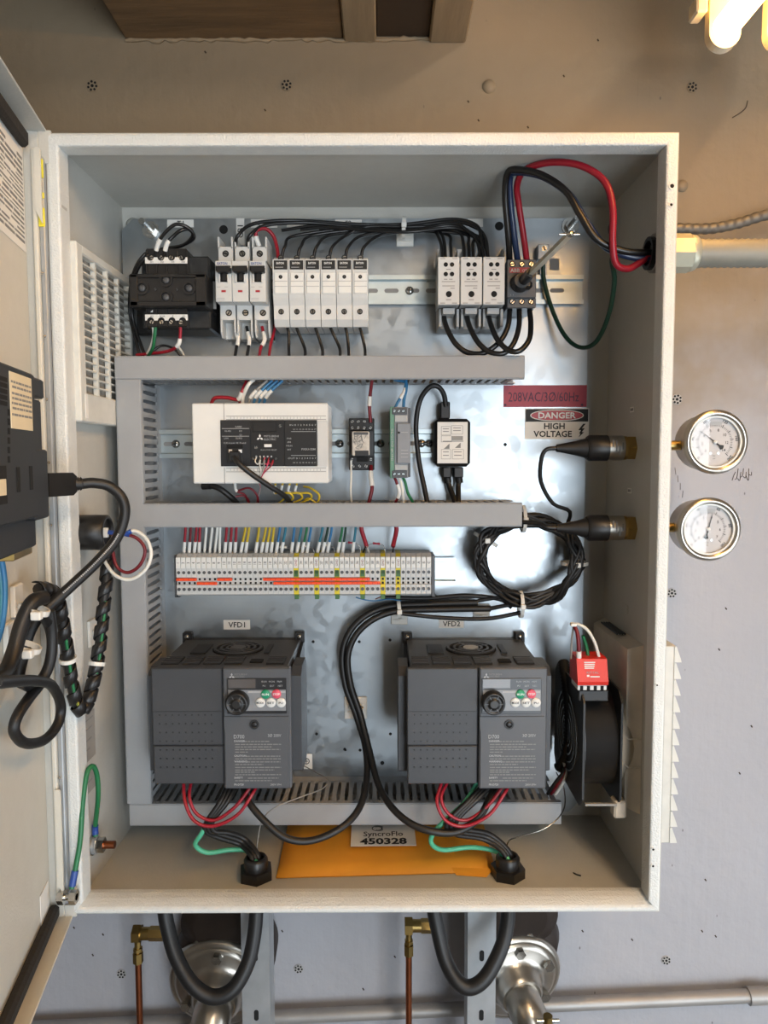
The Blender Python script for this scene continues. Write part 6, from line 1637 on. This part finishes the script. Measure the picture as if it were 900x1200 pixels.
# cable tie mount and spiral-wrapped loom on the hinge-side wall
c = atx(107, 741, xl)
Mo = root('cable_tie_mount', 'white cable tie mount on the hinge-side wall holding the wrapped loom', 'cable tie mount', (xl, c.y, c.z - .012))
MB().box(xl + .0002, xl + .003, c.y - .012, c.y + .012, c.z - .0145, c.z + .0145, .0006).build('pad', 'tie_white', Mo)
MB().box(xl + .003, xl + .008, c.y - .006, c.y + .006, c.z - .003, c.z + .003, .0008).build('bridge', 'tie_white', Mo)
lo_pts = [at(44, 690, -.075), at(56, 692, -.060), at(66, 700, -.045), at(72, 725, -.035), at(77, 755, -.028), at(82, 790, -.02), at(88, 818, -.012), at(95, 832, -.004), at(103, 822, .006), at(109, 800, .014), at(114, 775, .02), at(118, 745, .026), at(121, 715, .032), at(124, 685, .038), at(126, 655, .046), at(124, 640, .05)]
lp = spline(lo_pts, 10)
LM = root('wrapped_loom', 'black spiral-wrapped wire loom sagging between door and cabinet', 'wire loom', (lp[70].x, lp[70].y, lp[70].z))
MB().tube(lp, .0050, 10).build('core_bundle', 'black_rubber', LM)
# the wrap: a flat helix around the bundle
wrap = MB(); turns_ = 19; n = turns_ * 14; hv = []
def frame_at(path, t):
    f = t * (len(path) - 1); i = min(int(f), len(path) - 2); p = path[i].lerp(path[i + 1], f - i); d = (path[min(i + 2, len(path) - 1)] - path[max(i - 1, 0)]).normalized()
    return p, d
ref = Vector((0, 1, 0))
for k in range(n + 1):
    p, d = frame_at(lp, .01 + .97 * k / n); u = (ref - d * ref.dot(d)).normalized(); w2 = d.cross(u); a = 2 * math.pi * k / 14
    rad_ = (u * math.cos(a) + w2 * math.sin(a))
    for (rr, off) in ((.0062, -.0066), (.0072, -.0060), (.0072, .0060), (.0062, .0066)): hv.append(p + rad_ * rr + d * off)
fs = []
for k in range(n):
    for j in range(4):
        j2 = (j + 1) % 4; fs.append((k * 4 + j, k * 4 + j2, (k + 1) * 4 + j2, (k + 1) * 4 + j))
wrap.add(hv, fs, True); wrap.build('spiral_wrap', 'black_plastic', LM)
for k, (mt, a, b_) in enumerate((('green_wire', 35, 75), ('green_wire', 95, 125), ('yellow_wire', 60, 70))):
    MB().tube([p + Vector((.003, -.0042, .001 * math.sin(i * .3))) for i, p in enumerate(lp)][a:b_], .0016, 6).build('inner_wire', mt, LM)
for t, lb in ((.30, 0), (.66, 1)):
    p, d = frame_at(lp, t)
    MB().ring(p - d * .002, d, .0084, .0068, .004, 18).build('tie', 'tie_white', LM)

# ================================================================== operator terminal and cables on the door
def du(px, py, n): return atd(px, py, n)
N1 = .045
uA, zA = du(61, 600, N1); uT = du(40, 437, N1); uB, zB = du(61, 607, N1)
zt0 = du(55, 455, N1)[1]
HM = root('operator_terminal', 'rear of a black operator terminal mounted in the open door', 'operator terminal', dp(uA, 0, zB))
def hp(name, mat_, *bx, b=.0015, par=None):
    mb = MB()
    for q_ in bx: dbox(mb, *q_, b)
    return mb.build(name, mat_, par or HM)
zTop = du(38, 438, N1)[1]
hp('rear_housing', 'drive_dark', (uT[0], uT[0] + .26, .0, N1, zB + .004, zTop))
hp('side_block', 'drive_dark', (uA, uT[0], .0, N1 - .002, du(61, 606, N1)[1], du(60, 527, N1)[1]), (du(58, 470, N1)[0], uT[0], .0, N1 - .004, du(58, 468, N1)[1], du(58, 446, N1)[1]), (du(55, 500, N1)[0], uT[0], 0, N1 - .004, du(55, 530, N1)[1], du(55, 470, N1)[1]))
hp('lower_block', 'drive_dark', (du(43, 640, .035)[0], du(43, 640, .035)[0] + .2, .0, .035, du(42, 640, .035)[1], zB + .006))
hp('connector', 'brass', (du(38, 645, .03)[0], du(16, 645, .03)[0], .0, .03, du(30, 652, .03)[1], du(30, 638, .03)[1]), b=.0008)
s0u, s0z = du(38, 505, N1); s1u, _ = du(13, 505, N1); _, s1z = du(36, 444, N1)
SK = hp('rating_sticker', 'cream_paper', (s0u, s1u, N1, N1 + .0005, s0z, s1z), b=0)
mb = MB(); random.seed(8); zz = s1z - .006
while zz > s0z + .004:
    x_ = s0u + .002
    while x_ < s1u - .004:
        w_ = random.uniform(.003, .010); dbox(mb, x_, min(x_ + w_, s1u - .002), N1 + .0005, N1 + .0007, zz - .0016, zz); x_ += w_ + .0016
    zz -= random.choice((.0035, .0045, .007))
mb.build('sticker_print', 'print_grey', SK)
for py in range(445, 476, 7):
    a, z_ = du(8, py, N1); hp('vent_slot', 'hole_black', (a, a + .02, N1 - .0002, N1 + .0004, z_ - .0018, z_ + .0012), b=0)
for py in range(483, 548, 11):
    a, z_ = du(10.5, py, N1); hp('vent_hole', 'hole_black', (a - .0015, a + .0025, N1 - .0002, N1 + .0004, z_ - .0025, z_ + .0020), b=0)
for px_, py in ((21, 562), (36, 560)):
    a, z_ = du(px_, py, N1); hp('port_recess', 'hole_black', (a - .004, a + .003, N1 - .0002, N1 + .0005, z_ - .009, z_ + .009), b=0)
a, z_ = du(4, 570, N1); hp('terminal_recess', 'hole_black', (a - .006, a + .05, N1 - .0002, N1 + .0005, z_ - .012, z_ + .014), b=0)
hp('terminal_insert', 'cream_paper', (a - .003, a + .03, N1 + .0004, N1 + .001, z_ - .006, z_ + .005), b=0)
# cable with moulded plug from the terminal
plug = du(50, 567, N1)
pz = at(85, 567, -.05).z
p0 = dp(du(52, 567, .03)[0], .03, pz); p1 = at(84, 567, -.045); p2 = at(96, 567, -.040); p3 = at(110, 566, -.035)
PL = root('moulded_plug', 'black moulded plug in the operator terminal\'s side', 'plug', p1 + Vector((0, 0, -.012)))
d_ = (p1 - p0).normalized()
pb = MB(); up_ = Vector((0, 0, 1)); sd_ = d_.cross(up_).normalized()
L_ = (p1 - p0).length
pb.extr([(-.001, -.0105), (L_ * .85, -.0105), (L_, -.007), (L_, .007), (L_ * .85, .0105), (-.001, .0105)], p0 - sd_ * .006, d_, up_, sd_, .012)
pb.build('shell', 'black_rubber', PL)
path = [p1.lerp(p2, k / 8) for k in range(9)]
MB().tube(path, .006, 12, [.0066 if k % 2 else .0054 for k in range(9)]).build('strain_relief', 'black_rubber', PL)
tpts = [p2, p3, at(128, 570, -.03), at(143, 584, -.028), at(146, 604, -.028), at(136, 632, -.032), at(112, 660, -.045), at(80, 690, -.06), at(52, 716, -.075), at(36, 738, -.085), at(28, 765, -.09), at(22, 795, -.09), at(30, 803, -.088)]
TC = wire('terminal_cable', tpts, .0050, 'black_rubber', 'thick black printed cable arching from the operator terminal\'s plug', 'cable', n=12, sub=9)
pth = spline(tpts, 9)
# white printing that runs along the cable
pm = MB(); i0 = int(len(pth) * .40); i1 = int(len(pth) * .60)
for k in range(i0, i1):
    a = pth[k]; b_ = pth[k + 1]; d_ = (b_ - a); vdir = (CAM - a).normalized(); d2 = d_.normalized(); sv = d2.cross(vdir).normalized(); f = sv.cross(d2)
    if f.dot(vdir) < 0: f = -f
    for j in range(2):
        s_ = a + d_ * (j * .5 + .08) + f * .00515 + sv * .0004; e_ = a + d_ * (j * .5 + .38) + f * .00515 + sv * .0004
        pm.add([s_ - sv * .0007, e_ - sv * .0007, e_ + sv * .0007, s_ + sv * .0007], [(0, 1, 2, 3)])
pm.build('cable_print', 'print_pale', TC)
def ad(px, py, n):
    u_, z_ = atd(px, py, n)
    return dp(u_, n, z_) if u_ > .012 else at(px, py, -.016)
wire('door_cable', [ad(58, 716, .034), ad(61, 745, .034), ad(59, 775, .032), ad(48, 800, .026), ad(34, 818, .022), ad(20, 840, .018), ad(17, 858, .016), ad(30, 871, .018), ad(52, 867, .022), ad(68, 848, .028), ad(71, 825, .03), ad(60, 803, .03), ad(42, 798, .034), ad(20, 798, .036), ad(-5, 800, .036)], .0046, 'black_rubber', 'black cable hanging in a loop below the door\'s cable bundle', 'cable', n=12)
wire('door_cable', [ad(40, 712, .03), ad(50, 720, .034), ad(58, 735, .03), ad(61, 755, .026), ad(55, 785, .022), ad(40, 805, .02), ad(25, 800, .02)], .0046, 'black_rubber', 'black cable bending beside the white door tie', 'cable', n=12)
wire('door_cable', [ad(52, 700, .04), ad(38, 706, .034), ad(26, 730, .028), ad(16, 765, .024), ad(5, 790, .022), ad(-10, 800, .022)], .0062, 'black_rubber', 'thick dark cable of the door bundle nearest the frame edge', 'cable', n=12)
for k, (mt, dx, lb) in enumerate((('teal_wire', 0, 'teal wire hanging down the edge of the open door'), ('blue_wire', 4, 'blue wire hanging down the edge of the open door'))):
    wire('door_wire', [at(-6 + dx, 640, -.13), at(0 + dx, 668, -.13), at(2 + dx, 700, -.13), at(0 + dx * .5, 735, -.13), at(-6, 760, -.13)], .0024, mt, lb)
for (px_, py, lb, nn) in ((20, 703, 'upper white tie mount on the open door holding the cables', .012), (12, 748, 'lower white tie mount on the open door holding the cables', .012)):
    a, z_ = du(px_, py, .003)
    o = root('door_tie_mount', lb, 'cable tie mount', dp(a, 0, z_ - .015))
    mb = MB(); dbox(mb, a - .012, a + .012, .0002, .005, z_ - .014, z_ + .014, .001); mb.build('pad', 'tie_white', o)
    c = ad(40, 714, .034) if py < 720 else ad(30, 758, .027)
    MB().ring(c - Vector((.001, 0, .002)), Vector((.35, .1, .93)), .0125, .0108, .0045, 20).build('strap', 'tie_white', o)
    MB().box(c.x + .004, c.x + .012, c.y - .016, c.y - .010, c.z - .006, c.z + .001, .0008).build('buckle', 'tie_white', o)
# ================================================================== below the cabinet
def strut(px0, px1, Y, label):
    xa, xb = at(px0, 1130, Y).x, at(px1, 1130, Y).x
    S = root('strut_channel', label, 'strut', ((xa + xb) / 2, Y, FZ))
    zt = -BZ - .004
    xm = xb if False else xa + (xb - xa)
    MB().box(xa, xb, Y, Y + .0025, FZ, zt).build('web', 'strut_zinc', S)
    MB().box(xa, xa + .0025, Y + .002, Y + .034, FZ, zt).build('side_flange', 'strut_zinc', S)
    MB().box(xb - .0025, xb, Y + .002, Y + .034, FZ, zt).build('side_flange', 'strut_zinc', S)
    cx = (xa + xb) / 2; z = at((px0 + px1) / 2, 1120, Y).z
    while z > FZ + .05:
        pl = [(.0028 * math.cos(math.radians(a)), .004 + .0028 * math.sin(math.radians(a))) for a in range(0, 181, 30)] + [(.0028 * math.cos(math.radians(a)), -.004 + .0028 * math.sin(math.radians(a))) for a in range(180, 361, 30)]
        MB().extr(pl, (cx, Y - .0003, z), (1, 0, 0), (0, 0, 1), (0, 1, 0), .002).build('slot', 'hole_black', S)
        z -= .0745
    return S
strut(283, 316, .105, 'zinc strut channel under the cabinet below the left drive')
strut(548, 581, .105, 'zinc strut channel under the cabinet below the right drive')
def pump(cx, cy, R_, label, tilt):
    Y = .165
    c = at(cx, cy, Y)
    P = root('pump_head', label, 'pump', (c.x, Y, c.z - .08))
    ax = Vector((tilt, -1, -.18)).normalized()
    s = R_ / 867.0 * (Y - CAM.y)
    MB().lathe([(s * 1.02, -.012), (s * 1.02, -.004), (s * .98, 0), (s * .93, .001)], c, ax, 48).build('flange', 'stainless', P)
    MB().lathe([(s * .90, 0), (s * .86, .003), (s * .80, .005), (s * .62, .006), (s * .50, .012), (s * .46, .024), (s * .40, .028)], c, ax, 40).build('cover', 'stainless', P)
    pp = c + ax * .02
    path = spline([pp, pp + ax * .02 + Vector((tilt * .01, 0, -.006)), pp + ax * .032 + Vector((tilt * .08, 0, -.03)), pp + ax * .034 + Vector((tilt * .2, 0, -.07)), pp + ax * .034 + Vector((tilt * .45, 0, -.16))], 6)
    MB().tube(path, s * .36, 24).build('outlet_elbow', 'stainless', P)
    MB().ring(path[14], path[15] - path[14], s * .43, s * .30, .006, 28).build('pipe_band', 'stainless', P)
    u, w = MB().frame(c, ax)
    for k in range(6):
        a = k * math.pi / 3 + .5
        q_ = c + (u * math.cos(a) + w * math.sin(a)) * s * .76 + ax * .004
        MB().cyl(q_, q_ + ax * .007, .0068, n=6, smooth=False).build('bolt_head', 'steel', P)
    # dark cast motor bracket standing behind and above
    mb = MB()
    mc = c + Vector((.004, .02, .032))
    mb.lathe([(s * .95, -.03), (s * .98, 0), (s * .82, .016), (s * .4, .018)], mc, ax, 36); mb.build('motor_bracket', 'pump_cast', P)
    MB().lathe([(s * .72, -.02), (s * .80, .01), (s * .76, .026), (s * .5, .03)], mc + Vector((.0, .0, .055)), ax, 32).build('motor_end', 'pump_cast', P)
    for dx in (-.03, .012):
        q_ = mc + Vector((dx, -.012, .030)); MB().cyl(q_, q_ + ax * .012, .005, n=6, smooth=False).build('bracket_nut', 'steel', P)
    return P
pump(258, 1156, 64, 'stainless pump head with dark bracket under the cabinet\'s hinge side', -.05)
pump(603, 1148, 60, 'stainless pump head with dark bracket under the right drive', .18)
# motor cables drooping out of the cabinet bottom
zb0 = -BZ - .001
wire('motor_cable', [at(192, 1060, .075), at(196, 1085, .07), at(206, 1120, .06), at(224, 1152, .05), at(248, 1168, .047), at(272, 1160, .05), at(290, 1130, .06), at(298, 1095, .07), at(301, 1060, .08)], .0083, 'black_rubber', 'thick black cable drooping in a U below the cabinet\'s hinge side', 'cable', n=14, sub=10)
wire('motor_cable', [at(507, 1060, .075), at(513, 1090, .07), at(522, 1125, .06), at(536, 1150, .05), at(552, 1157, .047), at(570, 1144, .05), at(587, 1112, .06), at(594, 1085, .07), at(596, 1060, .08)], .0083, 'black_rubber', 'thick black cable drooping in a U below the right drive', 'cable', n=14, sub=10)
# brass elbows with copper tubes
def brass(px, py, label, yy):
    c = at(px, py, yy)
    B = root('brass_elbow', label, 'pipe fitting', (c.x, yy, c.z - .03))
    s = (yy - CAM.y) / 867
    MB().cyl((c.x - 6 * s, yy, c.z), (c.x + 3.5 * s, yy, c.z), 11 * s, n=6, smooth=False, ph=.5).build('hex_nut', 'brass', B)
    MB().cyl((c.x + 3.5 * s, yy, c.z), (c.x + 14 * s, yy, c.z), 7.5 * s, n=18).build('body', 'brass', B)
    MB().cyl((c.x + 14 * s, yy, c.z), (c.x + 34 * s, yy, c.z), 8.5 * s, n=6, smooth=False).build('hex_end', 'brass', B)
    MB().cyl((c.x - 1 * s, yy, c.z - 8 * s), (c.x - 1 * s, yy, c.z - 24 * s), 4 * s, n=14).build('branch', 'brass', B)
    MB().cyl((c.x - 1 * s, yy, c.z - 24 * s), (c.x - 1 * s, yy, c.z - 37 * s), 6.2 * s, n=6, smooth=False).build('flare_nut', 'brass', B)
    MB().cyl((c.x - 1 * s, yy, c.z - 18 * s), (c.x - 1 * s, yy, c.z - 22 * s), 5.6 * s, n=6, smooth=False).build('collar', 'brass', B)
    t = MB().cyl((c.x - 1 * s, yy, c.z - 34 * s), (c.x - 1 * s, yy, FZ + .12), 3.9 * s, n=14).build('copper_tube', 'copper')
    tag(t, 'upright copper tube hanging from the ' + label.split(' elbow')[0] + ' elbow ' + label.split('elbow ')[1], 'tube')
brass(162, 1094, 'brass elbow under the cabinet\'s hinge side', .15)
brass(480, 1085, 'brass elbow under the middle of the cabinet', .15)
# horizontal pipe low on the wall
a = at(60, 1204, YW - .018); b_ = at(900, 1166, YW - .018); d_ = (b_ - a).normalized()
PIPE = tag(MB().cyl(a - d_ * .8, b_ + d_ * .6, .0088, n=18).build('wall_pipe', 'pipe_paint'), 'grey painted pipe running along the wall below the cabinet', 'pipe')
q_ = at(880, 1167, YW - .018)
MB().cyl(q_ - d_ * .004, q_ + d_ * .02, .0115, n=18).build('coupling', 'pipe_paint', PIPE)
# drainage valve handle at the very bottom
c = at(642, 1196, .08)
VH = root('valve_handle', 'small brass T-handle valve at the bottom edge by the pump outlet', 'valve', c + Vector((0, 0, -.02)))
MB().cyl(c + Vector((-.013, 0, 0)), c + Vector((.013, 0, 0)), .0022, n=10).build('lever', 'steel', VH)
MB().cyl(c + Vector((0, 0, -.03)), c + Vector((0, 0, .006)), .0055, n=12).build('stem', 'brass', VH)
# dark post at the far right edge of the view
